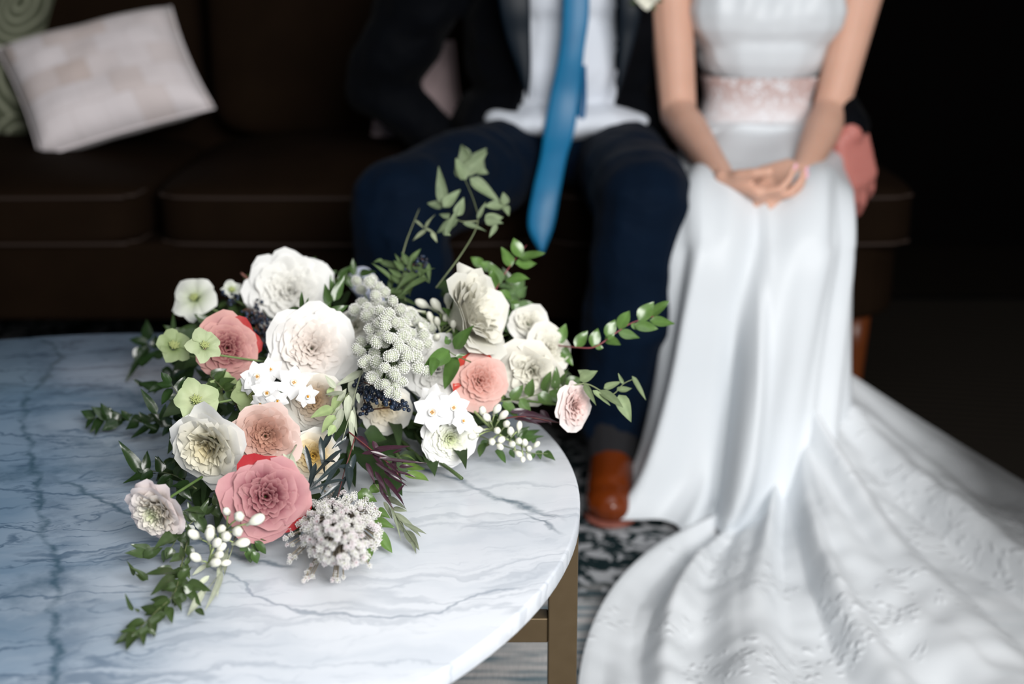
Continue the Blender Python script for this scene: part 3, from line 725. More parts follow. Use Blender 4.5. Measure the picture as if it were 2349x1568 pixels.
strip('lapel', [py(u, v, y) for u, v, y in ((1402, -260, 2.82), (1418, -20, YL), (1418, 80, YL), (1416, 160, YL), (1413, 225, YL))], [py(u, v, y) for u, v, y in ((1480, -260, 2.82), (1475, -20, YL), (1458, 80, YL), (1436, 160, YL), (1415, 225, YL))], .008, LAPEL, jk, label='satin lapel')
# tie
tl = [(1290, -230, 2.80), (1292, 0, 2.765), (1283, 120, 2.755), (1262, 220, 2.755), (1248, 300, 2.735), (1240, 360, 2.70), (1222, 440, 2.66), (1212, 520, 2.64), (1240, 580, 2.63)]
tr_ = [(1335, -230, 2.80), (1352, 0, 2.765), (1340, 120, 2.755), (1330, 220, 2.755), (1318, 300, 2.735), (1300, 360, 2.70), (1285, 440, 2.66), (1270, 520, 2.64), (1246, 582, 2.63)]
tie = strip('tie', [py(*q) for q in tl], [py(*q) for q in tr_], .0, TIE, groom, .004, label='bright blue silk tie')
k0 = py(1314, -250, 2.80); blob('knot', [cap(k0+V((0, 0, .028)), .016, k0, .011)], .004, TIE, tie, 2)
strip('tie_tail', [py(*q) for q in ((1335, 150, 2.768), (1330, 230, 2.768), (1318, 295, 2.755))], [py(*q) for q in ((1345, 150, 2.768), (1346, 230, 2.768), (1340, 290, 2.755))], .0, mat('deep_blue_silk', (.006, .09, .22), .4), tie)
# shoes
SOCK = mat('black_sock', (.004, .004, .006), .9)
for a in (aL, aR): blob('sock', [cap(a+V((0, .012, .05)), .050, a+V((0, -.01, -.045)), .047)], .006, SOCK, groom, 3)
for a in (aL, aR):
    fx, y1 = (py(1403, 1180, 2.30).x, 2.285) if a is aL else (a.x-.01, 2.29)
    F = V((fx, y1, .03)); H_ = V((a.x, a.y+.03, .03))
    sh = blob('shoe', [ell(F+V((0, .048, .016)), (.047, .058, .036)), cap(F+V((0, .07, .022)), .043, H_+V((0, -.03, .050)), .041), cap(F+V((0, .10, .022)), .042, H_+V((0, -.03, .035)), .038), ell(H_+V((0, .01, .03)), (.036, .04, .042)), cap(H_+V((0, -.02, .05)), .038, H_+V((0, 0, .10)), .040)], .005, SHOE, groom, 5, lambda me: [setattr(q.co, 'z', max(q.co.z, .024)) for q in me.vertices], label='polished tan leather shoe')
    blob('sole', [ell(F+V((0, .043, -.009)), (.049, .058, .008)), cap(F+V((0, .09, -.009)), .008, H_+V((0, .03, -.009)), .008), ell(F+V((0, .12, -.009)), (.040, .08, .008)), ell(H_+V((0, .01, -.009)), (.038, .045, .008))], .004, SOLE, sh, 2)
    for k in range(4):
        y = F.y+.105+k*.018; z = .066+k*.009; x = F.x+(H_.x-F.x)*(.4+k*.08)
        mk('shoelace', *tube_geo(smooth_path([V((x-.02, y, z-.004)), V((x, y-.003, z+.003)), V((x+.02, y, z-.004))], 4), .0016), mat('brown_lace', (.12, .03, .01), .6) if k == 0 else bpy.data.materials['brown_lace'], sh)

blob('underskirt_hem', [ell(py(1492, 858, 2.70), (.050, .03, .022), 0, .2, 0), ell(py(1520, 880, 2.68), (.05, .03, .03))], .006, SATIN, gown, 4, label='pale corner of the underskirt behind the folds')

# ------------------------------------------------------------------ bouquet
R_ = random.Random(7)
BQ0 = pz(800, 1000, TABZ)
bouquet = thing('bouquet', (BQ0.x, BQ0.y, TABZ), 'loose bouquet of white and pink roses, umbels and trailing vines on the marble table', 'bouquet')
def lerp3(a, b, t): return tuple(a[k]+(b[k]-a[k])*t for k in range(3))
def face_frame(P0, a, b, c=None):
    c = sqrt(max(.02, 1-a*a-b*b)) if c is None else c; toc = (CAM-P0).normalized(); rt = RT; up = toc.cross(rt).normalized()
    z = (toc*c+rt*a+up*b).normalized(); x = (V((.3, .9, .2)).cross(z)).normalized(); y = z.cross(x)
    return Matrix(((x.x, y.x, z.x), (x.y, y.y, z.y), (x.z, y.z, z.z)))
def petal_geo(phi, W, rho, H, fl, dr, rg, nu=8, nv=7, rip=.03, notch=.05, cup=.25):
    vs_ = []; ts = []; ph = rg.uniform(0, 6); ph2 = rg.uniform(0, 6); fl *= rg.uniform(.85, 1.12); H *= rg.uniform(.93, 1.06); tw = rg.uniform(-.12, .12)
    for i in range(nv+1):
        t = i/nv
        for j in range(nu+1):
            s = -1+2*j/nu; te = t*(1-.13*abs(s)**3.2*t-notch*math.exp(-(s/.25)**2)*t)
            w_ = W*(.30+.70*sin(pi*min(1, .06+te*.78)*.62)); ang = phi+s*w_+tw*s*t
            r = rho*(.26+.74*te**.85)+fl*te**2.0+.045*te**9; r -= cup*rho*s*s*te*.30
            z = H*te**.85-dr*te**3.2+.05*H*s*s*te-.05*te**9
            rp = rip*te**2; r += rp*sin(s*4.2+ph); z += rp*sin(s*5.5+ph2)*1.1
            vs_.append((r*cos(ang), r*sin(ang), z)); ts.append((te, s))
    return vs_, gridf(nv, nu), ts
def flower(name, label, u, v, Rpx, lean, z, inner, outer, K=8, Hk=.58, fl_out=.42, seed=1, rip=.045, dens=1., core=None, edge=None, r0=.06, squash=1., rr=.62, drop=.10, loose=.62, sep=True, spin=0, guard=None, hdrop=.62):
    P0 = pz(u, v, z); R = Rpx*pxm(P0); M = face_frame(P0, *lean); rg = random.Random(seed); off = M @ V((0, 0, -Hk*.72*R))
    heart = MB(); outs = []
    for k in range(K):
        f = k/(K-1); rho = r0+(rr-r0)*f**.9; n = max(3, int(round((3.5+4.5*sin(pi*min(1, f*1.25))+1.2*f)*dens))); W = pi/n*(1.6 if f < .6 else 1.55)
        H = Hk*(.90+.25*f-hdrop*f**2.2); fl = .02+fl_out*f**1.6; dr = drop*f**2
        for i in range(n):
            phi = spin+2*pi*(i+.5*(k % 2))/n+rg.uniform(-.28, .28)
            g = petal_geo(phi, W, rho*rg.uniform(.86, 1.10), H*rg.uniform(.90, 1.08), fl, dr*rg.uniform(.6, 1.5), rg, nu=8 if f > .5 else 6, nv=7 if f > .5 else 5, rip=rip*(.5+f), notch=.05)
            P = [P0+off+M @ (V(p)*R*squash if 0 else V(p)*R) for p in g[0]]; cs = []
            for te, s in g[2]:
                q = min(1, f**2.3*1.1); c = lerp3(inner, outer, q)
                if core and f < .35: c = lerp3(core, c, f/.35)
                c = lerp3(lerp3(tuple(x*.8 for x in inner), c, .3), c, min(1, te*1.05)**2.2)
                if edge: c = lerp3(c, edge, max(0, te-.72)/.28*.6)
                cs.append(c)
            if guard and f > .93:
                d = sum(P, V((0, 0, 0)))/len(P)-P0; a_ = math.degrees(math.atan2(d.dot(UP), d.dot(RT)))
                if any(lo <= a_ <= hi for lo, hi in guard[1]): cs = [lerp3(c, guard[0], max(0, min(1, (te-.35)*(2.5 if f > .95 else 1.2)))) for c, (te, s) in zip(cs, g[2])]
            if f >= loose and sep: outs.append((P, g[1], cs))
            else: heart.add(P, g[1], cs)
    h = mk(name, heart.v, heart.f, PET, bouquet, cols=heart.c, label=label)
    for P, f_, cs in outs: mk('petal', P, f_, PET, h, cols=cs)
    # sepals and stem under the flower
    mb = MB(); gcol = (.10, .19, .05)
    for i in range(5):
        a = 2*pi*i/5; d = V((cos(a), sin(a), 0)); p0 = P0+off; tt = p0+M @ ((d*.5+V((0, 0, .12)))*R)
        L = leaf_geo(p0, tt, R*.22, M @ V((0, 0, 1)), rg, gcol, 4, 2); mb.add(*L)
    st = tube_geo(smooth_path([P0+off, P0+off+M @ V((0, 0, -.5*R)), to_base(P0+off+M @ V((0, 0, -.9*R)))], 3), R*.045, 6); mb.add(st[0], st[1], [(.12, .2, .06)]*len(st[0]))
    mk('calyx', mb.v, mb.f, MATT, h, cols=mb.c)
    return h
def to_base(p): return V((p.x*.6+BQ0.x*.4, p.y*.6+(BQ0.y+.12)*.4, max(TABZ+.012, p.z*.6+(TABZ+.03)*.4)))
def leaf_geo(p0, p1, w_, nrm, rg, col, nv=8, nu=4, fold=.22, bend=.12, wave=.05, shape=.62, col2=None):
    p0, p1 = V(p0), V(p1); D = p1-p0; L = D.length; D.normalize(); Nn = V(nrm); Nn = (Nn-D*Nn.dot(D))
    Nn = Nn.normalized() if Nn.length > 1e-5 else V((0, 0, 1)); S = D.cross(Nn); vs_, cs = [], []; ph = rg.uniform(0, 6); tone = rg.uniform(.8, 1.25)
    for i in range(nv+1):
        t = i/nv; ww = w_*.60*(sin(pi*t**shape)**.85 if 0 < t < 1 else .02)*(1-.25*t)
        for j in range(nu+1):
            s = -1+2*j/nu
            p = p0+D*L*t+S*s*ww+Nn*(bend*L*(t*(1-t))*1.6+fold*abs(s)*ww*1.2+wave*w_*sin(7*t+ph)*s)
            vs_.append(p); k = tone*(1.18 if j == nu//2 else 1); c = col
            if col2 and abs(s) > .6: c = lerp3(col, col2, .6)
            cs.append(tuple(min(1, x*k) for x in c))
    return vs_, gridf(nv, nu), cs
GREEN = (.038, .066, .020); DGREEN = (.018, .040, .012); LGREEN = (.12, .21, .055); SAGE = (.17, .22, .13); OLIVE = (.42, .45, .36); PURP = (.045, .018, .03); BLUEG = (.028, .040, .045); PALE = (.36, .46, .22)
def zinterp(path, u, v):
    best = min(path, key=lambda q: (q[0]-u)**2+(q[1]-v)**2); return best[2]
def sprig(name, label, stem, leaves, col, mt=None, auto=None, seed=1, sr=.9, scol=None, tilt=.7, dz=.012, col2=None, shape=.62, fold=.22, bend=.12, minz=TABZ+.004, nv=8):
    """stem: list of (u, v, z); leaves: (u0, v0, u1, v1, width px); auto: (count, length px, width px, angle deg)"""
    mt = mt or LEAF; rg = random.Random(seed); W = [pz(*q) for q in stem]; path = smooth_path(W, 6)
    k = pxm(path[0]); scol = scol or lerp3(col, (.2, .22, .1), .5)
    vs_, fs = tube_geo(path, sr*2*k, 6, sr*.9*k); o = mk(name, vs_, fs, STEM, bouquet, cols=[scol]*len(vs_), label=label)
    sp = smooth_path([V(q) for q in stem], 6); L = list(leaves)
    if auto:
        n, ln, wd, an = auto
        for i in range(n):
            t = (i+.6)/n*(len(sp)-1); a = min(int(t), len(sp)-2); p = sp[a].lerp(sp[a+1], t-a); d = (sp[a+1]-sp[a]).to_2d()
            if d.length < 1e-6: continue
            d.normalize(); th = radians(an*rg.uniform(.6, 1.3))*(1 if i % 2 else -1); 
            if i == n-1: th *= .15
            dd = (d.x*cos(th)-d.y*sin(th), d.x*sin(th)+d.y*cos(th)); l_ = ln*rg.uniform(.75, 1.15)
            L.append((p.x, p.y, p.x+dd[0]*l_, p.y+dd[1]*l_, wd*rg.uniform(.8, 1.15)))
    for u0, v0, u1, v1, wd in L:
        z0 = zinterp(sp, u0, v0); z1 = z0+rg.uniform(-dz, dz)-(.4*dz if z0 > .5 else 0)
        p0 = pz(u0, v0, max(z0, minz)); p1 = pz(u1, v1, max(z1, minz)); kk = pxm(p0)
        if (p1-p0).length > 1.6*math.hypot(u1-u0, v1-v0)*kk:     # keep the leaf its own length
            r = ray(u1, v1); p1 = CAM+r*((p0-CAM).dot(FW)+rg.uniform(-.3, .3)*math.hypot(u1-u0, v1-v0)*kk)
            if p1.z < minz: p1 = pz(u1, v1, minz)
        nn = (CAM-p0).normalized()*tilt+V((rg.uniform(-.5, .5), rg.uniform(-.3, .3), rg.uniform(.2, .9)))
        g = leaf_geo(p0, p1, wd*kk, nn, rg, col, nv, 4, fold, bend*rg.uniform(-.5, 1.4), .06, shape, col2)
        mk('leaf', *g[:2], mt, o, cols=g[2])
    return o

# ---- dark leafy filling under the flowers
def filler():
    rg = random.Random(3); poly = [(470, 700), (600, 640), (760, 620), (900, 640), (1050, 640), (1180, 760), (1290, 850), (1290, 930), (1120, 960), (1060, 1010), (950, 1060), (900, 1110), (790, 1130), (640, 1190), (500, 1180), (400, 1100), (420, 960), (430, 850)]
    def inside(x, y):
        c = False
        for (x1, y1), (x2, y2) in zip(poly, poly[1:]+poly[:1]):
            if (y1 > y) != (y2 > y) and x < (x2-x1)*(y-y1)/(y2-y1)+x1: c = not c
        return c
    n = 0; core = None
    while n < 250:
        u, v = rg.uniform(400, 1300), rg.uniform(620, 1200)
        if not inside(u, v): continue
        zt = mound(v)-.035-.05*max(0, (u-1050)/250); z = rg.uniform(max(TABZ+.01, zt-.05), max(TABZ+.02, zt))
        a = math.atan2(v-930, u-800)+rg.uniform(-1.1, 1.1); l_ = rg.uniform(50, 85)
        p0 = pz(u, v, z); k = pxm(p0); p1 = pz(u+cos(a)*l_, v+sin(a)*l_, max(TABZ+.006, z-.012))
        if (p1-p0).length > 2*l_*k: p1 = p0+(p1-p0).normalized()*l_*k
        g = leaf_geo(p0, p1, rg.uniform(26, 44)*k, (CAM-p0).normalized()+V((rg.uniform(-.8, .8), 0, .6)), rg, lerp3(DGREEN, GREEN, rg.random()*.6), 6, 2)
        if core is None:
            mb = MB()
            for q in range(16):
                uu, vv = rg.uniform(520, 1150), rg.uniform(760, 1100); s_ = pz(uu, vv, max(TABZ+.02, mound(vv)-.06)); e_ = py(830+rg.uniform(-14, 14), 640, 1.86)
                t_ = tube_geo(smooth_path([s_, to_base(s_), V((BQ0.x+.02, BQ0.y+.30, TABZ+.03))], 4), .0022, 5); mb.add(t_[0], t_[1], [(.06, .10, .03)]*len(t_[0]))
            core = mk('inner_foliage', mb.v, mb.f, STEM, bouquet, cols=mb.c, label='dark green leaves and stems filling the middle of the bouquet')
        mk('leaf', *g[:2], MATT, core, cols=g[2]); n += 1
def mound(v):
    T = [(400, .64), (560, .615), (650, .595), (800, .57), (1000, .523), (1150, .485), (1300, .45), (1600, .44)]
    for (a, x), (b, y) in zip(T, T[1:]):
        if a <= v <= b: return x+(y-x)*(v-a)/(b-a)
    return T[0][1] if v < 400 else TABZ
filler()
# bound handle pointing away from the camera, its white ribbon showing behind the flowers
hb = [V((BQ0.x+.05, BQ0.y+.22, TABZ+.045)), V((-.19, BQ0.y+.40, TABZ+.05)), py(828, 640, 1.93)]
hp = smooth_path(hb, 8); mk('ribbon_handle', *tube_geo(hp, .021, 16, .019), mat('ivory_ribbon', (.62, .66, .80), .5), bouquet, label='stems bound in pale satin ribbon')

WH = (.82, .81, .77); WW = (.84, .84, .825); CRM = (.78, .76, .66); BLUSH = (.80, .62, .55)
# ---- roses and other large heads
flower('garden_rose', 'white garden rose at the top of the bouquet', 662, 662, 100, (-.02, .30), .575, (.84, .83, .78), WW, K=10, seed=2, dens=1.1)
flower('garden_rose', 'large white garden rose with faint blush heart in the middle', 716, 797, 101, (.04, .10), .565, (.84, .76, .70), WW, K=10, seed=3, core=(.82, .74, .68), dens=1.1)
flower('garden_rose', 'coral pink garden rose with deep rose heart', 522, 797, 74, (.10, .05), .565, (.24, .04, .06), (.60, .30, .29), K=9, seed=4, core=(.25, .045, .06), edge=(.68, .40, .34), dens=1.0, guard=((.42, .03, .03), ((30, 75), (-40, 0))))
flower('garden_rose', 'large white peony-like rose seen from the side at the left edge', 470, 1032, 100, (-.46, -.36), .515, (.70, .66, .50), WW, K=8, seed=5, core=(.66, .58, .36), dens=.9, rip=.06, fl_out=.36, Hk=.72, hdrop=.45)
flower('garden_rose', 'blush pink garden rose with peach brown quartered heart', 608, 1001, 80, (-.02, -.08), .525, (.42, .20, .14), (.72, .56, .51), K=9, seed=6, core=(.66, .40, .30), dens=1.1)
flower('garden_rose', 'dusty pink rose with red outer petals at the lower edge', 611, 1138, 98, (.08, .02), .495, (.20, .035, .055), (.52, .225, .255), K=9, seed=8, core=(.26, .06, .08), edge=(.66, .38, .37), dens=1.0, guard=((.40, .012, .02), ((60, 130), (150, 180), (-40, 5))))
flower('ranunculus', 'pale pink ranunculus tilted to the left at the lower left', 350, 1180, 80, (-.52, -.50), .478, (.80, .76, .66), (.86, .77, .78), K=10, seed=9, core=(.50, .55, .32), dens=1.4, rip=.04, fl_out=.34, rr=.66, Hk=.72, hdrop=.45)
flower('garden_rose', 'white rose with brown-tinged heart behind the narcissus', 722, 917, 66, (.08, .10), .530, (.45, .32, .20), (.80, .78, .72), K=8, seed=10, core=(.42, .28, .16))
flower('garden_rose', 'small white rose with yellow heart behind dark leaves', 718, 1046, 58, (.0, -.1), .490, (.75, .55, .22), WH, K=7, seed=11, core=(.80, .55, .12))
flower('garden_rose', 'white rose below the blue berries', 880, 935, 62, (.05, -.30), .500, (.84, .76, .58), WH, K=8, seed=12, core=(.80, .68, .45))
flower('garden_rose', 'white rose half hidden behind the shiny green leaflets', 1005, 845, 84, (.05, .15), .530, WH, WW, K=8, seed=13)
flower('ranunculus', 'round white ranunculus with tight petals near the table edge', 1034, 1008, 72, (.18, -.22), .480, (.84, .85, .74), (.90, .90, .90), K=11, seed=14, core=(.68, .74, .45), dens=1.4, rip=.014, fl_out=.28, rr=.68)
flower('garden_rose', 'tall white rose in profile at the upper right', 1096, 716, 124, (.70, .24, .40), .590, CRM, (.84, .83, .76), K=8, seed=15, dens=.9, rip=.055, Hk=.80, fl_out=.26, hdrop=.30, drop=.02)
flower('garden_rose', 'peach pink rose with red back petals at the right', 1103, 872, 66, (.22, .05), .520, (.66, .28, .22), (.74, .47, .42), K=9, seed=16, core=(.66, .30, .24), edge=(.76, .54, .49), guard=((.55, .03, .012), ((115, 180), (-180, -130))))
flower('garden_rose', 'ruffled cream rose at the right of the peach rose', 1216, 856, 76, (-.15, -.25), .515, CRM, (.85, .82, .74), K=6, seed=17, dens=.7, rip=.09, Hk=.6, fl_out=.42)
flower('garden_rose', 'small ruffled white rose at the back right', 1214, 738, 46, (.1, .3), .550, CRM, WH, K=5, seed=18, dens=.7, rip=.08)
flower('garden_rose', 'cream rose behind the ruffled rose at the far right', 1264, 800, 58, (.35, .1), .525, CRM, (.83, .81, .74), K=6, seed=19, dens=.7, rip=.08)
flower('garden_rose', 'pale pink bloom in profile hanging over the table edge', 1326, 932, 62, (.74, -.08), .500, (.84, .62, .58), (.86, .80, .78), K=7, seed=20, rip=.04, Hk=.55, fl_out=.35)
flower('garden_rose', 'white bud rose beside the umbel', 810, 745, 44, (-.3, .3), .560, CRM, WH, K=5, seed=21, dens=.7)

# ---- hellebores: five broad petals
def hellebore(label, u, v, Rpx, lean, z, c0, c1, seed, open_=.8):
    P0 = pz(u, v, z); R = Rpx*1.3*pxm(P0); M = face_frame(P0, *lean); rg = random.Random(seed); mb = MB()
    for i in range(26):
        a = 2.4*i; r = .04+.012*i/2; b0 = P0+M @ (V((cos(a)*.03, sin(a)*.03, -.25))*R); b1 = P0+M @ (V((cos(a)*r, sin(a)*r, .02))*R)
        t_ = tube_geo([b0, b0.lerp(b1, .5), b1], R*.012, 4, R*.025); mb.add(t_[0], t_[1], [lerp3((.3, .4, .12), (.7, .72, .35), .5)]*len(t_[0]))
    h = mk('hellebore', mb.v, mb.f, PET, bouquet, cols=mb.c, label=label)
    for i in range(5):
        g = petal_geo(2*pi*i/5+rg.uniform(-.1, .1), .92, .25*open_+.12, .40*(1.15-open_)+.12, .62*open_, .10, rg, 8, 8, .05, -.06, .5)
        P = [P0+M @ ((V(p)+V((0, 0, -.28)))*R) for p in g[0]]
        cs = [lerp3(c0, c1, te) for te, s in g[2]]; mk('petal', P, g[1], PET, h, cols=cs)
    b = P0+M @ V((0, 0, -.28*R)); s = tube_geo(smooth_path([b, b+M @ V((0, 0, -.4*R)), to_base(b)], 4), .0013, 6); mk('stalk', *s, STEM, h, cols=[(.18, .26, .10)]*len(s[0]))
HG0, HG1 = (.20, .28, .09), (.36, .44, .23); HW0, HW1 = (.36, .44, .2), (.76, .77, .72)
hellebore('white hellebore seen from behind at the upper left', 444, 680, 44, (-.35, .35), .565, HW0, HW1, 1, .9)
hellebore('half open greenish white hellebore left of the top rose', 532, 662, 32, (.1, .65), .570, HG1, HW1, 2, .45)
hellebore('green hellebore at the far left beside the vines', 400, 790, 52, (.25, .50), .560, HG0, HG1, 3, .52)
hellebore('pale green hellebore lying against the coral rose', 470, 790, 46, (.1, .45), .592, HG1, (.46, .53, .32), 4, .55)
hellebore('green and cream hellebore below the coral rose', 450, 915, 56, (.1, .35), .560, (.56, .60, .38), (.42, .50, .28), 5, .6)
hellebore('leafy green hellebore under the coral rose', 515, 892, 42, (.2, -.1), .530, HG0, (.38, .48, .22), 6, .55)
hellebore('light green hellebore beside the narcissus', 578, 905, 46, (-.2, .0), .540, (.30, .40, .14), (.42, .51, .26), 7, .75)

# ---- paperwhite narcissus
def narcissus(u, v, Rpx, lean, z, seed, spin=0.):
    P0 = pz(u, v, z); R = Rpx*1.15*pxm(P0); M = face_frame(P0, *lean); rg = random.Random(seed)
    vs_, cs = [], []; prof = [(.02, -.02), (.10, 0), (.15, .07), (.19, .14), (.205, .16), (.18, .14), (.10, .02), (.01, .0)]
    for r, zz in prof:
        for k in range(12): a = k*pi/6; vs_.append(P0+M @ (V((r*cos(a), r*sin(a), zz+.01))*R)); cs.append((.88, .87, .82))
    fs = gridf(len(prof)-1, 12, True); h = mk('narcissus', vs_, fs, PET, bouquet, cols=cs, label='small white narcissus with orange centre' if seed == 1 else None)
    mb = MB()
    for k in range(4):
        a = k*pi/2+.5; t_ = tube_geo([P0+M @ (V((cos(a)*.05, sin(a)*.05, 0))*R), P0+M @ (V((cos(a)*.06, sin(a)*.06, .11))*R), P0+M @ (V((cos(a)*.07, sin(a)*.07, .17))*R)], R*.035, 6, R*.03); mb.add(t_[0], t_[1], [(.75, .36, .02)]*len(t_[0]))
    mk('stamens', mb.v, mb.f, BUD, h, cols=mb.c, label='orange stamens')
    for i in range(6):
        a = spin+i*pi/3+rg.uniform(-.08, .08); d = V((cos(a), sin(a), rg.uniform(-.12, .12)))
        g = leaf_geo(P0+M @ (V((cos(a)*.10, sin(a)*.10, 0))*R), P0+M @ (d*R), R*.72, M @ V((0, 0, 1)), rg, (.86, .87, .87), 7, 4, -.12, -.05, .04, .80)
        mk('petal', *g[:2], PET, h, cols=[tuple(min(.9, x) for x in c) for c in [(.88, .88, .88)]*len(g[0])])
for i, (u, v, r, ln, z) in enumerate(((590, 864, 35, (-.1, .2), .560), (620, 848, 30, (.1, .5), .562), (612, 900, 34, (.0, -.3), .552), (674, 877, 36, (.1, .1), .560), (705, 908, 26, (.5, -.4), .552), (570, 880, 24, (-.6, .1), .553), (636, 918, 26, (.2, -.5), .548), (598, 925, 24, (-.3, -.6), .545),
                                      (992, 945, 42, (-.05, .0), .515), (990, 912, 32, (-.2, .45), .520), (1040, 935, 36, (.25, .1), .518), (1062, 965, 28, (.55, .1), .505))):
    narcissus(u, v, r, ln, z, i+1, R_.uniform(0, 1))

# ---- umbels made of little floret balls
def floret_ball(n=46, bump=.17, seed=1, c0=(.82, .84, .72), c1=(.96, .96, .92), core=.80, lo=.84):
    rg = random.Random(seed); mb = MB(); oc = [V((1, 0, 0)), V((-1, 0, 0)), V((0, 1, 0)), V((0, -1, 0)), V((0, 0, 1)), V((0, 0, -1))]; of = [(0, 2, 4), (2, 1, 4), (1, 3, 4), (3, 0, 4), (2, 0, 5), (1, 2, 5), (3, 1, 5), (0, 3, 5)]
    for s in SPH[::1]:
        pass
    bm = bmesh.new(); bmesh.ops.create_icosphere(bm, subdivisions=2, radius=core); vs_ = [v.co.copy() for v in bm.verts]; fs = [tuple(v.index for v in f.verts) for f in bm.faces]; bm.free()
    mb.add(vs_, fs, [c0]*len(vs_))
    for i in range(n):
        y = 1-2*(i+.5)/n; a = 2.39996*i; r = sqrt(1-y*y); p = V((r*cos(a), r*sin(a), y))*rg.uniform(lo, .98); b = bump*rg.uniform(.75, 1.2)
        Q = Matrix.Rotation(rg.uniform(0, 3), 3, V((rg.random(), rg.random(), rg.random()+.1)).normalized())
        k = rg.random(); mb.add([p+Q @ o*b for o in oc], of, [lerp3(c1, tuple(x*.85 for x in c1), k*.6)]*6)
    return mb
FL = floret_ball(84, .15, lo=.86, c0=(.60, .64, .50))
def ball_mesh(nm, mb, m, sm=False):
    me = bpy.data.meshes.new(nm); me.from_pydata([tuple(p) for p in mb.v], [], mb.f); me.materials.append(m); at = me.color_attributes.new('col', 'FLOAT_COLOR', 'POINT'); fl = []
    for c in mb.c: fl += [c[0], c[1], c[2], 1]
    at.data.foreach_set('color', fl); me.polygons.foreach_set('use_smooth', [sm]*len(me.polygons)); return me
ME1 = ball_mesh('floret_cluster', FL, PET); ME2 = ball_mesh('floret_cluster', floret_ball(30, .22, 5, (.62, .66, .45), (.96, .95, .92), .25, .45), PET); ME3 = ball_mesh('floret_cluster', floret_ball(30, .22, 6, (.55, .30, .34), (.94, .89, .90), .25, .45), PET)
def umbel(label, hub, balls, meshes, col):
    mb = MB(); H = pz(*hub)
    for b in balls:
        p = pz(*b[:3]); t_ = tube_geo(smooth_path([H, H.lerp(p, .5)+V((0, 0, .004)), p], 3), .0007, 4); mb.add(t_[0], t_[1], [col]*len(t_[0]))
    o = mk('white_umbel', mb.v, mb.f, STEM, bouquet, cols=mb.c, label=label); rg = random.Random(len(balls))
    for i, b in enumerate(balls):
        p = pz(*b[:3]); s = b[3]*pxm(p); Q = Matrix.Rotation(rg.uniform(0, 6), 4, V((rg.random(), rg.random(), rg.random()+.1)).normalized())
        inst(meshes[i % len(meshes)], 'floret_cluster', Matrix.Translation(p) @ Q @ Matrix.Diagonal((s, s, s*rg.uniform(.8, 1), 1)), o)
B1 = [(829, 662), (880, 673), (836, 697), (842, 722), (878, 702), (870, 724), (903, 718), (922, 705), (938, 722), (852, 752), (815, 712), (880, 752), (868, 742), (905, 742), (925, 752), (856, 778), (832, 785), (882, 790), (910, 790), (895, 770), (826, 808), (832, 832), (860, 815), (890, 812), (922, 800), (948, 790), (942, 762), (848, 845), (885, 842), (905, 850), (932, 840), (958, 822), (962, 845), (853, 862), (886, 880), (938, 815), (872, 662), (855, 640), (960, 735), (975, 750), (922, 768), (905, 880), (912, 900), (865, 700), (895, 695), (985, 790), (970, 770)]
R_ = random.Random(12)
umbel('white umbel of round floret clusters left of the tall rose', (900, 800, .50), [(u, v, mound(v)+.026-.0003*abs(u-890)+R_.uniform(-.012, .006), R_.uniform(12.5, 16.5)) for u, v in [(a+R_.uniform(-5, 5), b+R_.uniform(-5, 5)) for a, b in B1]+[(a+R_.uniform(-20, 20), b+R_.uniform(-18, 18)) for a, b in B1]], [ME1], (.3, .38, .2))
B2 = []
for k in range(262):
    a = R_.uniform(0, 2*pi); r = sqrt(R_.random()); u, v = 782+r*cos(a)*92, 1212+r*sin(a)*88
    B2.append((u, v, .466+.040*(1-r*r)+R_.uniform(-.005, .005), R_.uniform(7, 11)))
B2 += [(x+R_.uniform(-8, 8), y+R_.uniform(-8, 8), z_, R_.uniform(6, 8.5)) for x, y, z_ in ((664, 1248, .455), (672, 1276, .450), (668, 1280, .448), (704, 1324, .440), (712, 1318, .442), (703, 1330, .440), (772, 1318, .441), (780, 1322, .441), (768, 1326, .440), (720, 1292, .446), (668, 1220, .460), (685, 1200, .465), (735, 1110, .478), (750, 1118, .478), (765, 1122, .478), (655, 1238, .456), (690, 1262, .45), (862, 1185, .46), (866, 1230, .45), (845, 1290, .446)) for _ in (0, 1)]
umbel('lacy umbel of tiny pinkish white florets at the bottom right', (785, 1195, .448), B2, [ME2, ME2, ME3], (.30, .26, .2))

# ---- blue berries
def berries(label, cl, n, seed, spread, rpx):
    rg = random.Random(seed); st, be = MB(), MB(); bm = bmesh.new(); bmesh.ops.create_icosphere(bm, subdivisions=2, radius=1); bv = [v.co.copy() for v in bm.verts]; bf = [tuple(v.index for v in f.verts) for f in bm.faces]; bm.free()
    for i in range(n):
        c = rg.choice(cl); u, v = c[0]+rg.gauss(0, spread), c[1]+rg.gauss(0, spread*.8); p = pz(u, v, c[2]+rg.uniform(-.008, .008)); k = pxm(p); r = rpx*k*rg.uniform(.75, 1.1)
        q = pz(c[0]+rg.uniform(-6, 6), c[1]+rg.uniform(-6, 6), c[2]-.012); t_ = tube_geo([q, q.lerp(p, .6)+V((0, 0, .001)), p], .0005, 4); st.add(t_[0], t_[1], [(.22, .09, .05)]*len(t_[0]))
        c0 = lerp3((.004, .006, .014), (.022, .042, .085), rg.random()**1.5); be.add([p+x*r for x in bv], bf, [c0]*len(bv))
    for a, b in zip(cl, cl[1:]):
        t_ = tube_geo([pz(a[0], a[1], a[2]-.012), pz((a[0]+b[0])/2, (a[1]+b[1])/2, (a[2]+b[2])/2-.01), pz(b[0], b[1], b[2]-.012)], .0009, 5); st.add(t_[0], t_[1], [(.22, .09, .05)]*len(t_[0]))
    o = mk('berry_stalks', st.v, st.f, STEM, bouquet, cols=st.c, label=label); mk('berries', be.v, be.f, BERRY, o, cols=be.c, kind='stuff')
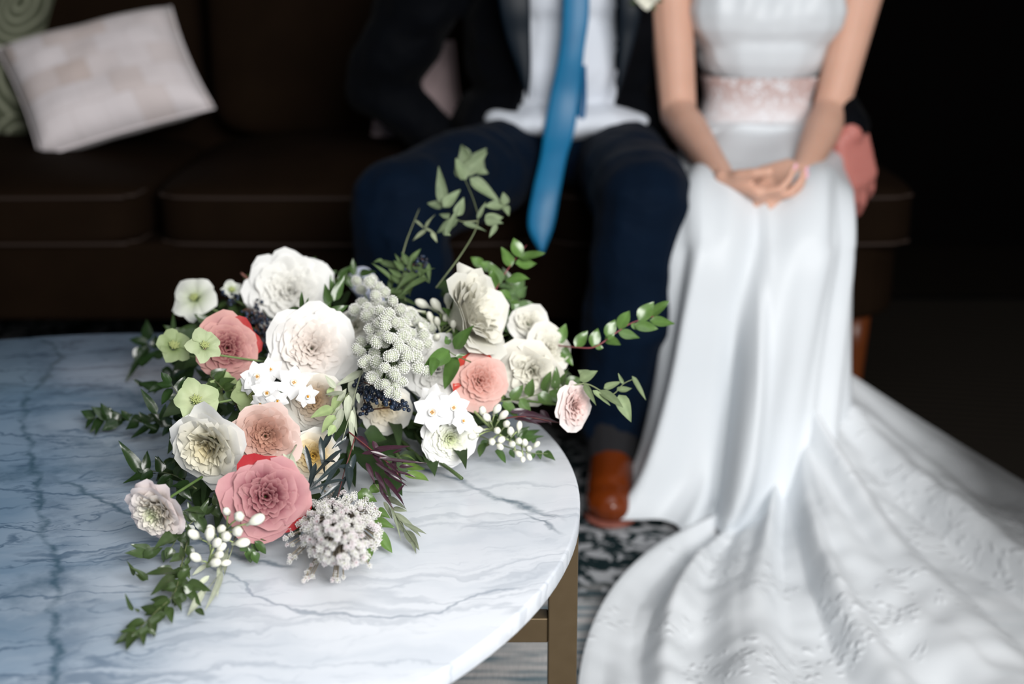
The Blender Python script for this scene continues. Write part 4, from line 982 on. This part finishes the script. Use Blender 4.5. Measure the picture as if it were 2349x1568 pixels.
berries('dark blue berry cluster below the round umbel', [(858, 892, .545), (872, 908, .540), (845, 905, .538), (885, 915, .535), (905, 925, .530), (918, 932, .527), (842, 940, .520), (830, 895, .535), (820, 870, .540), (895, 900, .538)], 190, 1, 9, 5.2)
berries('dark blue berries between the coral rose and the white roses', [(600, 720, .555), (590, 735, .55), (610, 750, .545), (598, 770, .54), (600, 790, .54), (580, 710, .56)], 90, 2, 13, 4.2)
berries('few blue berries above the coral rose', [(530, 690, .56), (545, 682, .565), (520, 672, .565)], 22, 3, 7, 4.)
berries('few blue berries in the curly leaves at the top', [(968, 592, .625), (975, 605, .62), (940, 618, .61), (955, 600, .62)], 22, 4, 7, 4.)
berries('blue berries below the narcissus', [(520, 880, .53), (535, 895, .52), (545, 915, .52)], 26, 5, 9, 4.)

# ---- waxy buds
def bud_mesh(nm, tube_len, c0=(.80, .80, .70), c1=(.42, .5, .25)):
    prof = [(.01, 1.0), (.22, .96), (.42, .80), (.52, .55), (.50, .30), (.34, .08), (.20, -.10), (.17, -.3*tube_len), (.16, -tube_len), (.02, -tube_len-.02)]; mb = MB(); vs_, cs = [], []
    for r, z in prof:
        for k in range(12): a = k*pi/6; rr = r*(1+.06*cos(5*a)); vs_.append(V((rr*cos(a), rr*sin(a), z))); cs.append(lerp3(c0, c1, max(0, min(1, -z/(tube_len+.01)))**1.5*.7))
    mb.add(vs_, gridf(len(prof)-1, 12, True), cs); return ball_mesh(nm, mb, BUD, True)
BD1 = bud_mesh('bud', .9); BD2 = bud_mesh('bud', .35)
def buds(label, items, hub_path, me, seed, rs=1.):
    rg = random.Random(seed); path = smooth_path([pz(*q) for q in hub_path], 6); vs_, fs = tube_geo(path, .0016, 6, .001); mb = MB(); mb.add(vs_, fs, [(.33, .42, .18)]*len(vs_))
    P = []
    for u, v, z, r in items:
        p = pz(u, v, z); q = min(path, key=lambda x: (x-p).length); P.append((p, q, r)); s = r*pxm(p); e = p+(q-p).normalized()*min((q-p).length*.7, s*.8)
        t_ = tube_geo([q, q.lerp(e, .6)+V((0, 0, .001)), e], .0009, 5); mb.add(t_[0], t_[1], [(.36, .44, .2)]*len(t_[0]))
    o = mk('waxflower_stem', mb.v, mb.f, STEM, bouquet, cols=mb.c, label=label)
    for p, q, r in P:
        s = r*pxm(p)*rs*1.7; d = (p-q)
        d = (d.normalized() if d.length > 1e-4 else V((0, 0, 1)))+V((rg.uniform(-.5, .5), rg.uniform(-.5, .5), rg.uniform(-.3, .4)))
        Q = d.to_track_quat('Z', 'Y').to_matrix().to_4x4(); inst(me, 'bud', Matrix.Translation(p) @ Q @ Matrix.Diagonal((s, s, s*1.55, 1)), o)
buds('cluster of waxy white buds beside the tall rose', [(980, 702, .585, 19), (952, 712, .58, 17), (1008, 708, .588, 19), (1028, 700, .59, 18), (1050, 700, .59, 17), (1066, 712, .585, 13), (1058, 730, .58, 15), (1040, 750, .575, 14), (1022, 735, .575, 14), (1005, 745, .57, 14), (990, 735, .575, 14), (975, 770, .565, 17), (1000, 775, .56, 15), (962, 728, .575, 15), (1036, 722, .583, 15), (945, 745, .57, 13), (970, 755, .572, 12)], [(1000, 830, .53), (1010, 770, .555), (1018, 728, .57)], BD1, 3, .62)
buds('waxy white buds below the dusty pink rose', [(523, 1177, .485, 13), (549, 1186, .487, 17), (576, 1198, .484, 18), (543, 1218, .478, 17), (518, 1232, .470, 17), (543, 1246, .460, 16), (454, 1231, .465, 16), (480, 1237, .468, 16), (492, 1250, .468, 15), (505, 1215, .474, 14), (458, 1283, .450, 15), (485, 1292, .450, 15), (500, 1262, .458, 13), (508, 1292, .447, 11), (495, 1275, .455, 13), (490, 1220, .47, 12)], [(560, 1160, .475), (520, 1210, .465), (490, 1255, .452), (475, 1300, .442)], BD2, 4, .82)
buds('string of greenish white bell buds on the marble at the right', [(1108, 950, .500, 14), (1135, 945, .502, 14), (1122, 962, .495, 14), (1148, 958, .492, 14), (1160, 975, .485, 13), (1140, 985, .483, 13), (1172, 995, .478, 13), (1155, 1005, .472, 13), (1188, 1008, .470, 12), (1128, 1008, .470, 13), (1142, 1020, .466, 12), (1170, 1018, .464, 12), (1205, 1020, .460, 12), (1183, 1036, .455, 11), (1200, 1048, .450, 10), (1215, 1028, .455, 11), (1105, 985, .485, 14), (1092, 1000, .480, 13), (1226, 1024, .452, 10), (1190, 985, .476, 11), (1210, 1042, .450, 10)], [(1085, 940, .485), (1120, 975, .475), (1160, 1005, .462), (1215, 1030, .448)], BD2, 5, .72)

# ---- vines and foliage
VN = 'twining vine with slender pointed leaves'
S = sprig
S('vine_sprig', 'vine rising highest above the bouquet towards the suit', [(1000, 660, .60), (1060, 580, .632), (1095, 515, .655), (1090, 470, .67), (1068, 415, .69), (1060, 400, .695)],
  [(1078, 408, 1148, 465, 28), (1068, 412, 1045, 362, 30), (1062, 400, 1118, 348, 30), (1075, 395, 1060, 330, 34), (1085, 375, 1116, 340, 26), (1085, 385, 1120, 398, 24), (1060, 408, 1046, 372, 24), (1070, 365, 1058, 332, 26), (1090, 360, 1112, 385, 22), (1158, 470, 1110, 472, 24), (1158, 470, 1154, 440, 20), (1158, 472, 1168, 495, 16), (1112, 505, 1155, 498, 26), (1112, 505, 1155, 512, 22), (1140, 515, 1122, 545, 12), (1095, 502, 1115, 462, 10)], SAGE, MATT, seed=1, tilt=.9)
S('vine_sprig', 'thin vine with folded leaves left of the rising vine', [(1095, 507, .658), (1060, 508, .658), (1045, 500, .660)],
  [(1052, 505, 1000, 536, 24), (1048, 495, 1064, 452, 22), (1017, 472, 1006, 380, 24), (1017, 472, 980, 466, 20), (1017, 475, 1056, 435, 24), (1030, 500, 1008, 492, 18), (1022, 540, 1058, 465, 14), (1062, 512, 1115, 530, 13), (1015, 532, 1034, 540, 12)], SAGE, MATT, seed=2, tilt=.9)
S('vine_sprig', 'bare tendril standing up at the top left', [(915, 620, .605), (930, 560, .63), (945, 520, .645), (962, 478, .66)], [(952, 505, 975, 525, 6), (975, 525, 998, 492, 9), (978, 527, 946, 553, 10), (990, 532, 1003, 556, 10), (975, 524, 1000, 538, 7)], (.26, .30, .19), MATT, seed=3)
S('curly_foliage', 'curly narrow green leaves at the top of the bouquet', [(930, 690, .58), (920, 640, .60), (940, 600, .615)],
  [(905, 650, 850, 602, 13), (870, 600, 960, 625, 14), (950, 615, 985, 650, 12), (985, 640, 915, 682, 16), (978, 600, 985, 650, 12), (960, 630, 905, 672, 18), (905, 625, 885, 680, 12), (895, 640, 900, 690, 10), (920, 640, 920, 690, 12), (915, 685, 960, 700, 18), (950, 640, 940, 680, 16), (945, 625, 950, 585, 12), (925, 610, 905, 580, 9), (880, 598, 855, 603, 8), (965, 640, 1000, 615, 10), (960, 600, 965, 650, 16), (940, 660, 975, 640, 12), (900, 605, 930, 620, 12)], (.09, .14, .055), MATT, seed=4, auto=(12, 44, 14, 60), bend=.35, fold=.5)
MY = 'glossy oval leaves on a red stem'
MYC = (.10, .19, .05)
S('myrtle_sprig', MY+' at the top right', [(1120, 700, .575), (1150, 640, .60), (1185, 590, .62), (1208, 562, .63)],
  [(1172, 612, 1150, 567, 30), (1192, 590, 1178, 545, 30), (1192, 590, 1250, 580, 28), (1182, 605, 1232, 604, 28), (1162, 640, 1216, 640, 28), (1150, 650, 1120, 600, 34), (1135, 660, 1128, 620, 30), (1130, 620, 1100, 600, 26), (1110, 610, 1080, 590, 22), (1145, 665, 1175, 690, 26), (1170, 690, 1192, 695, 16)], MYC, LEAF, seed=5, scol=(.25, .06, .07), shape=.8, tilt=.8, fold=.12)
S('myrtle_sprig', MY+' reaching far to the right towards the white dress', [(1262, 790, .525), (1320, 796, .535), (1365, 795, .54), (1410, 765, .555), (1450, 740, .565), (1500, 725, .57)],
  [(1280, 790, 1298, 742, 26), (1280, 790, 1314, 838, 26), (1320, 796, 1348, 758, 26), (1358, 795, 1372, 752, 26), (1365, 795, 1384, 798, 14), (1390, 772, 1412, 732, 26), (1388, 775, 1424, 790, 22), (1420, 755, 1445, 712, 30), (1418, 762, 1468, 775, 24), (1448, 742, 1468, 758, 14), (1465, 735, 1500, 692, 32), (1490, 725, 1535, 690, 28), (1455, 745, 1510, 754, 26), (1490, 735, 1548, 742, 24), (1395, 780, 1410, 765, 12)], MYC, LEAF, seed=6, scol=(.28, .07, .08), shape=.8, tilt=.8, fold=.12)
S('vine_sprig', 'vine with matte leaves hanging right past the table edge', [(1290, 890, .52), (1345, 880, .525), (1400, 905, .515), (1430, 880, .52), (1450, 870, .522)],
  [(1330, 872, 1372, 850, 24), (1340, 880, 1368, 930, 14), (1375, 895, 1430, 935, 26), (1385, 890, 1425, 875, 16), (1415, 895, 1450, 890, 16), (1420, 905, 1448, 968, 30), (1450, 862, 1482, 918, 13), (1430, 880, 1418, 855, 8), (1360, 895, 1400, 930, 14), (1355, 870, 1325, 848, 26)], (.20, .26, .14), MATT, seed=7)
S('shiny_leaf_sprig', 'three toothed shiny leaves in front of the white rose', [(1080, 830, .545), (1045, 815, .56), (1030, 805, .565)],
  [(1032, 805, 966, 850, 36), (1000, 820, 988, 862, 22), (1042, 800, 1088, 745, 30), (1048, 818, 1020, 892, 38), (1045, 818, 1070, 812, 9), (1030, 790, 1022, 770, 16)], (.07, .14, .035), LEAF, seed=8, tilt=1.1, fold=.15)
S('vine_sprig', 'small vine leaves lying on the top white rose', [(745, 735, .585), (700, 712, .592), (680, 705, .592)], [(695, 712, 692, 668, 14), (700, 712, 708, 682, 10), (690, 710, 640, 722, 18), (695, 715, 690, 745, 12), (690, 715, 665, 738, 14), (740, 735, 700, 725, 16), (735, 735, 760, 690, 24), (745, 735, 790, 735, 26), (750, 725, 800, 700, 24), (755, 700, 745, 650, 20), (765, 690, 790, 630, 22), (760, 680, 758, 630, 16), (775, 640, 810, 605, 12)], (.06, .115, .035), LEAF, seed=9)
S('vine_sprig', VN+' at the upper left', [(520, 740, .545), (470, 745, .535), (420, 770, .52), (398, 765, .515)], [(405, 770, 468, 738, 20), (400, 768, 398, 710, 12), (495, 735, 440, 740, 24), (530, 700, 545, 740, 20), (545, 690, 515, 715, 16), (560, 660, 552, 700, 16), (500, 705, 540, 690, 14), (555, 720, 530, 760, 18)], GREEN, LEAF, seed=10, auto=(6, 40, 20, 55))
S('vine_sprig', VN+' curling out left of the green hellebores', [(440, 870, .50), (400, 840, .485), (370, 808, .475), (340, 790, .47), (335, 775, .47)], [(338, 792, 288, 875, 20), (318, 795, 315, 838, 22), (338, 790, 316, 830, 22), (320, 838, 362, 805, 20), (338, 780, 352, 768, 8), (372, 845, 402, 862, 20), (400, 870, 435, 845, 18), (390, 850, 410, 900, 18)], DGREEN, LEAF, seed=11, auto=(6, 42, 22, 55))
S('vine_sprig', VN+' spreading left below the hellebores', [(440, 960, .495), (420, 925, .49), (395, 885, .6), (375, 885, .475)], [(368, 892, 318, 878, 26), (330, 885, 305, 868, 10), (395, 890, 370, 930, 24), (370, 890, 352, 905, 10), (360, 950, 322, 890, 20), (370, 965, 380, 925, 16), (395, 945, 370, 955, 16), (360, 942, 340, 920, 12), (415, 905, 435, 865, 24), (425, 960, 480, 950, 20), (470, 945, 490, 965, 18)], DGREEN, LEAF, seed=12, auto=(7, 44, 22, 55))
S('vine_sprig', 'leafy vine reaching furthest left across the marble', [(430, 970, .478), (370, 978, .462), (310, 965, .452), (250, 962, .446), (215, 955, .444)], [(255, 960, 208, 932, 26), (250, 955, 250, 933, 26), (215, 955, 196, 984, 14), (235, 960, 218, 998, 14), (280, 950, 235, 985, 32), (275, 965, 305, 950, 24), (300, 960, 340, 965, 22), (345, 975, 300, 1005, 16), (335, 965, 375, 948, 20), (345, 960, 400, 960, 24), (380, 975, 345, 945, 18), (210, 945, 185, 942, 7), (395, 970, 372, 1000, 16), (400, 965, 420, 940, 18), (360, 985, 330, 970, 14)], DGREEN, LEAF, seed=13, auto=(10, 40, 22, 50))
S('vine_sprig', VN+' below the white side-facing rose', [(450, 1120, .475), (400, 1090, .462), (350, 1080, .452), (325, 1085, .448)], [(325, 1085, 272, 1010, 26), (335, 1082, 338, 1032, 20), (375, 1080, 362, 1045, 16), (335, 1085, 282, 1108, 18), (350, 1082, 320, 1102, 14), (388, 1090, 355, 1118, 18), (385, 1075, 400, 1050, 22), (400, 1090, 430, 1060, 22), (410, 1110, 440, 1150, 24), (420, 1100, 405, 1140, 18), (390, 1095, 385, 1130, 14)], DGREEN, LEAF, seed=14, auto=(7, 44, 22, 55))
S('vine_sprig', 'vine leaves beside the pale pink ranunculus', [(500, 1150, .478), (450, 1190, .465), (420, 1215, .458), (390, 1260, .448)], [(415, 1215, 350, 1262, 30), (412, 1215, 395, 1190, 22), (420, 1215, 415, 1180, 20), (425, 1220, 420, 1270, 20), (345, 1265, 300, 1248, 24), (340, 1270, 285, 1268, 22), (330, 1280, 375, 1255, 26), (380, 1260, 375, 1290, 16), (450, 1195, 430, 1150, 18), (455, 1190, 480, 1140, 16), (470, 1180, 505, 1150, 20), (500, 1160, 490, 1130, 18), (505, 1170, 520, 1135, 18), (420, 1170, 455, 1200, 12)], (.04, .068, .025), LEAF, seed=15, auto=(9, 42, 24, 60))
S('vine_sprig', VN+' trailing to the bottom left', [(430, 1240, .452), (415, 1300, .446), (400, 1360, .442), (360, 1400, .440), (320, 1440, .438), (300, 1455, .438)],
  [(405, 1310, 330, 1318, 22), (395, 1305, 360, 1302, 16), (400, 1320, 345, 1365, 24), (425, 1310, 385, 1325, 24), (420, 1335, 370, 1355, 22), (430, 1335, 485, 1355, 24), (425, 1345, 395, 1385, 34), (420, 1360, 400, 1390, 28), (430, 1350, 462, 1390, 20), (440, 1355, 420, 1340, 22), (392, 1380, 345, 1390, 24), (390, 1395, 330, 1410, 22), (380, 1405, 340, 1430, 22), (385, 1390, 395, 1430, 20), (370, 1410, 325, 1450, 22), (345, 1440, 292, 1472, 20), (340, 1445, 360, 1455, 10), (308, 1320, 290, 1285, 12), (335, 1330, 310, 1315, 14), (305, 1400, 287, 1360, 11), (320, 1402, 308, 1395, 7), (420, 1280, 415, 1250, 14), (425, 1295, 440, 1270, 12), (450, 1395, 470, 1412, 16), (410, 1330, 440, 1300, 22), (340, 1330, 300, 1300, 14)], (.044, .072, .025), LEAF, seed=16, auto=(16, 44, 22, 50))
S('rounded_leaf_sprig', 'small rounded green leaves below the dusty pink rose', [(600, 1190, .468), (580, 1230, .456), (560, 1270, .446)], [(575, 1232, 620, 1222, 22), (590, 1225, 625, 1240, 18), (585, 1240, 610, 1270, 20), (570, 1255, 575, 1290, 26), (575, 1250, 595, 1262, 24), (565, 1265, 555, 1245, 20), (580, 1265, 590, 1292, 22), (600, 1215, 635, 1215, 18)], (.055, .11, .03), LEAF, seed=17, shape=.8)
OL = 'grey-green slender olive leaves'
S('olive_sprig', OL+' in the middle of the bouquet', [(830, 850, .555), (815, 900, .548), (800, 960, .535), (785, 1010, .52)],
  [(805, 865, 812, 932, 17), (800, 905, 795, 965, 19), (808, 940, 803, 1010, 14), (812, 930, 820, 998, 11), (785, 935, 770, 992, 17), (820, 900, 824, 925, 10), (795, 890, 762, 950, 12), (790, 900, 745, 905, 10), (780, 930, 755, 985, 13), (805, 965, 810, 1033, 12), (770, 890, 745, 860, 14), (835, 850, 770, 885, 16), (775, 960, 760, 1000, 14)], OLIVE, MATT, seed=18, shape=.75, fold=.1, dz=.006)
S('pale_leaf_sprig', 'pale green oval leaves beside the olive leaves', [(800, 900, .54), (770, 940, .535), (755, 960, .53)], [(765, 935, 712, 958, 24), (768, 952, 738, 992, 24), (780, 905, 760, 945, 22), (755, 910, 765, 880, 16), (768, 975, 752, 1000, 18)], (.33, .42, .20), MATT, seed=19, shape=.75)
S('olive_sprig', OL+' hanging over the dusty pink rose', [(680, 1020, .512), (662, 1060, .505), (672, 1130, .495)], [(650, 1040, 692, 1135, 22), (660, 1030, 690, 1130, 18), (655, 1090, 664, 1145, 12), (668, 1000, 705, 1045, 16), (665, 1110, 672, 1150, 10), (670, 1060, 710, 1140, 12)], OLIVE, MATT, seed=20, shape=.75, fold=.1, dz=.006)
S('olive_sprig', OL+' drooping at the lower right onto the marble', [(860, 1110, .47), (890, 1150, .458), (920, 1200, .446), (960, 1255, .438)], [(905, 1175, 965, 1230, 14), (900, 1165, 935, 1172, 11), (905, 1180, 930, 1225, 15), (925, 1200, 980, 1225, 10), (930, 1215, 962, 1262, 20), (895, 1160, 920, 1240, 6), (940, 1220, 955, 1270, 10), (885, 1140, 933, 1168, 14), (880, 1150, 900, 1190, 12)], (.22, .25, .18), MATT, seed=21, shape=.75, dz=.004)
S('olive_sprig', OL+' under the waxy buds at the bottom', [(540, 1230, .452), (520, 1290, .442), (470, 1360, .438)], [(520, 1260, 515, 1320, 13), (500, 1300, 498, 1370, 10), (470, 1350, 430, 1412, 17), (480, 1320, 445, 1350, 12), (510, 1310, 470, 1400, 14), (525, 1255, 500, 1320, 12), (480, 1290, 440, 1320, 12), (460, 1340, 430, 1360, 10)], OLIVE, MATT, seed=22, shape=.8, fold=.08, dz=.003)
PU = 'very slender dark purple leaves'
S('purple_foliage', PU+' fanning right below the berries', [(800, 990, .525), (850, 1030, .512), (900, 1070, .498), (920, 1100, .485)],
  [(850, 1035, 915, 1060, 9), (860, 1028, 945, 1022, 12), (870, 1050, 980, 1062, 9), (850, 1030, 895, 1095, 12), (905, 1050, 905, 1095, 12), (860, 1060, 935, 1105, 9), (880, 1080, 935, 1115, 10), (830, 1040, 895, 1030, 10), (855, 1010, 870, 1050, 12), (880, 1095, 925, 1150, 11), (890, 1110, 930, 1165, 9), (900, 1040, 925, 1030, 8), (915, 1070, 950, 1070, 9), (905, 1080, 955, 1095, 7), (820, 1000, 850, 1035, 16), (840, 1060, 860, 1110, 11), (860, 1080, 890, 1135, 10), (870, 1120, 905, 1170, 8), (910, 1130, 930, 1108, 7), (885, 1060, 920, 1088, 8), (895, 1060, 915, 1078, 8), (870, 1100, 880, 1140, 8)], PURP, LEAF, seed=23, shape=.7, scol=(.14, .03, .03))
S('purple_foliage', PU+' sweeping left over the pink umbel', [(815, 1000, .525), (800, 1050, .51), (790, 1080, .50), (775, 1140, .49)],
  [(785, 1030, 705, 1110, 14), (790, 1050, 712, 1120, 11), (780, 1055, 735, 1135, 12), (800, 1060, 800, 1130, 18), (770, 1060, 720, 1060, 12), (790, 1100, 710, 1125, 10), (780, 1110, 725, 1150, 9), (795, 1090, 750, 1165, 12), (790, 1130, 740, 1200, 10), (775, 1140, 765, 1180, 9), (735, 1000, 745, 1090, 13), (760, 990, 735, 1040, 14), (725, 1060, 705, 1130, 12), (805, 1070, 770, 1070, 10), (815, 1040, 800, 1100, 12), (700, 1020, 720, 1110, 12), (795, 1000, 760, 1030, 10)], BLUEG, LEAF, seed=24, shape=.7, scol=(.12, .03, .03))
S('purple_foliage', 'thin reddish stems with dark leaves at the far right', [(1150, 960, .49), (1200, 955, .482), (1260, 965, .476), (1290, 970, .47)], [(1180, 960, 1240, 975, 12), (1190, 950, 1250, 955, 10), (1200, 965, 1262, 968, 10), (1170, 945, 1215, 940, 12), (1240, 940, 1265, 975, 16), (1215, 950, 1280, 968, 10), (1180, 940, 1240, 950, 10)], PURP, LEAF, seed=25, shape=.7, scol=(.14, .03, .03))
S('green_leaf_sprig', 'light green leaves lying on the marble right of the purple foliage', [(870, 1060, .46), (910, 1070, .452)], [(920, 1065, 975, 1075, 20), (928, 1090, 984, 1103, 22), (905, 1055, 955, 1058, 14)], (.13, .22, .05), LEAF, seed=26, bend=.3)
S('green_leaf_sprig', 'green leaves beside the pinkish umbel', [(830, 1120, .465), (855, 1180, .455), (860, 1230, .446)], [(820, 1130, 865, 1150, 30), (858, 1195, 905, 1210, 24), (860, 1215, 900, 1268, 32), (862, 1170, 895, 1188, 22), (780, 1180, 805, 1160, 24), (812, 1215, 835, 1235, 16), (850, 1130, 880, 1110, 22), (850, 1255, 845, 1290, 16)], (.11, .20, .05), LEAF, seed=27)
S('fern_leaf_sprig', 'small paired green leaflets on the marble at the right', [(1080, 990, .462), (1150, 1020, .450), (1215, 1038, .442), (1262, 1040, .440)],
  [(1110, 1015, 1100, 1048, 22), (1120, 1010, 1098, 1035, 20), (1140, 1030, 1160, 1062, 20), (1225, 1038, 1222, 1052, 10), (1235, 1032, 1240, 1054, 14), (1248, 1035, 1274, 1056, 16), (1185, 1000, 1215, 978, 20), (1190, 1005, 1240, 985, 16), (1200, 1010, 1248, 1000, 16), (1220, 1015, 1232, 1002, 10), (1170, 1030, 1180, 1050, 14)], (.065, .13, .04), LEAF, seed=28)
S('green_leaf_sprig', 'green leaves filling the right side under the cream roses', [(1080, 900, .49), (1150, 920, .492), (1250, 900, .495), (1300, 880, .50)], [], (.09, .16, .05), LEAF, seed=29, auto=(16, 50, 26, 60))
S('green_leaf_sprig', 'leaves behind the upper right roses', [(1130, 780, .53), (1180, 720, .55), (1190, 680, .56), (1170, 650, .575)], [], (.10, .17, .07), LEAF, seed=30, auto=(12, 42, 22, 60))
S('green_leaf_sprig', 'leaves behind the top rose and round umbel', [(560, 700, .54), (660, 610, .565), (760, 640, .57), (830, 625, .58)], [(560, 640, 575, 628, 8), (675, 600, 670, 588, 6), (640, 618, 630, 600, 6)], (.06, .11, .035), LEAF, seed=31, auto=(14, 38, 18, 60))
S('thorny_twig', 'cut pinkish twig end left of the top rose', [(600, 670, .57), (575, 645, .578), (553, 626, .585)], [], (.35, .17, .13), LEAF, seed=32, sr=3, scol=(.33, .15, .12))
S('vine_sprig', 'wavy vine leaves hanging by the green and cream hellebore', [(480, 860, .54), (500, 880, .54), (520, 900, .535)], [], GREEN, LEAF, seed=33, auto=(8, 42, 20, 70))

# ---- boutonniere pinned to the suit's lapel, at the very top edge of the view
def boutonniere():
    c = py(1482, -6, 2.735); rg = random.Random(4); mb = MB()
    for k in range(9):
        a = k*2.4; d = V((cos(a), -.45+.04*k, sin(a))); mb.add(*leaf_geo(c, c+d*.026*(1-.04*k), .024, V((0, -1, .2)), rg, (.85, .84, .72), 5, 3, -.2, .25, .08, .8))
    o = mk('boutonniere', mb.v, mb.f, PET, jk, cols=mb.c, label='small cream flower with green leaves on the lapel')
    mb = MB()
    for dx, dz in ((.034, -.008), (.02, -.024), (.036, .012), (-.03, -.012)): mb.add(*leaf_geo(c+V((0, .006, 0)), c+V((dx, .004, dz)), .016, V((0, -1, .1)), rg, (.05, .08, .03), 5, 2))
    mk('leaf', mb.v, mb.f, MATT, o, cols=mb.c)
boutonniere()
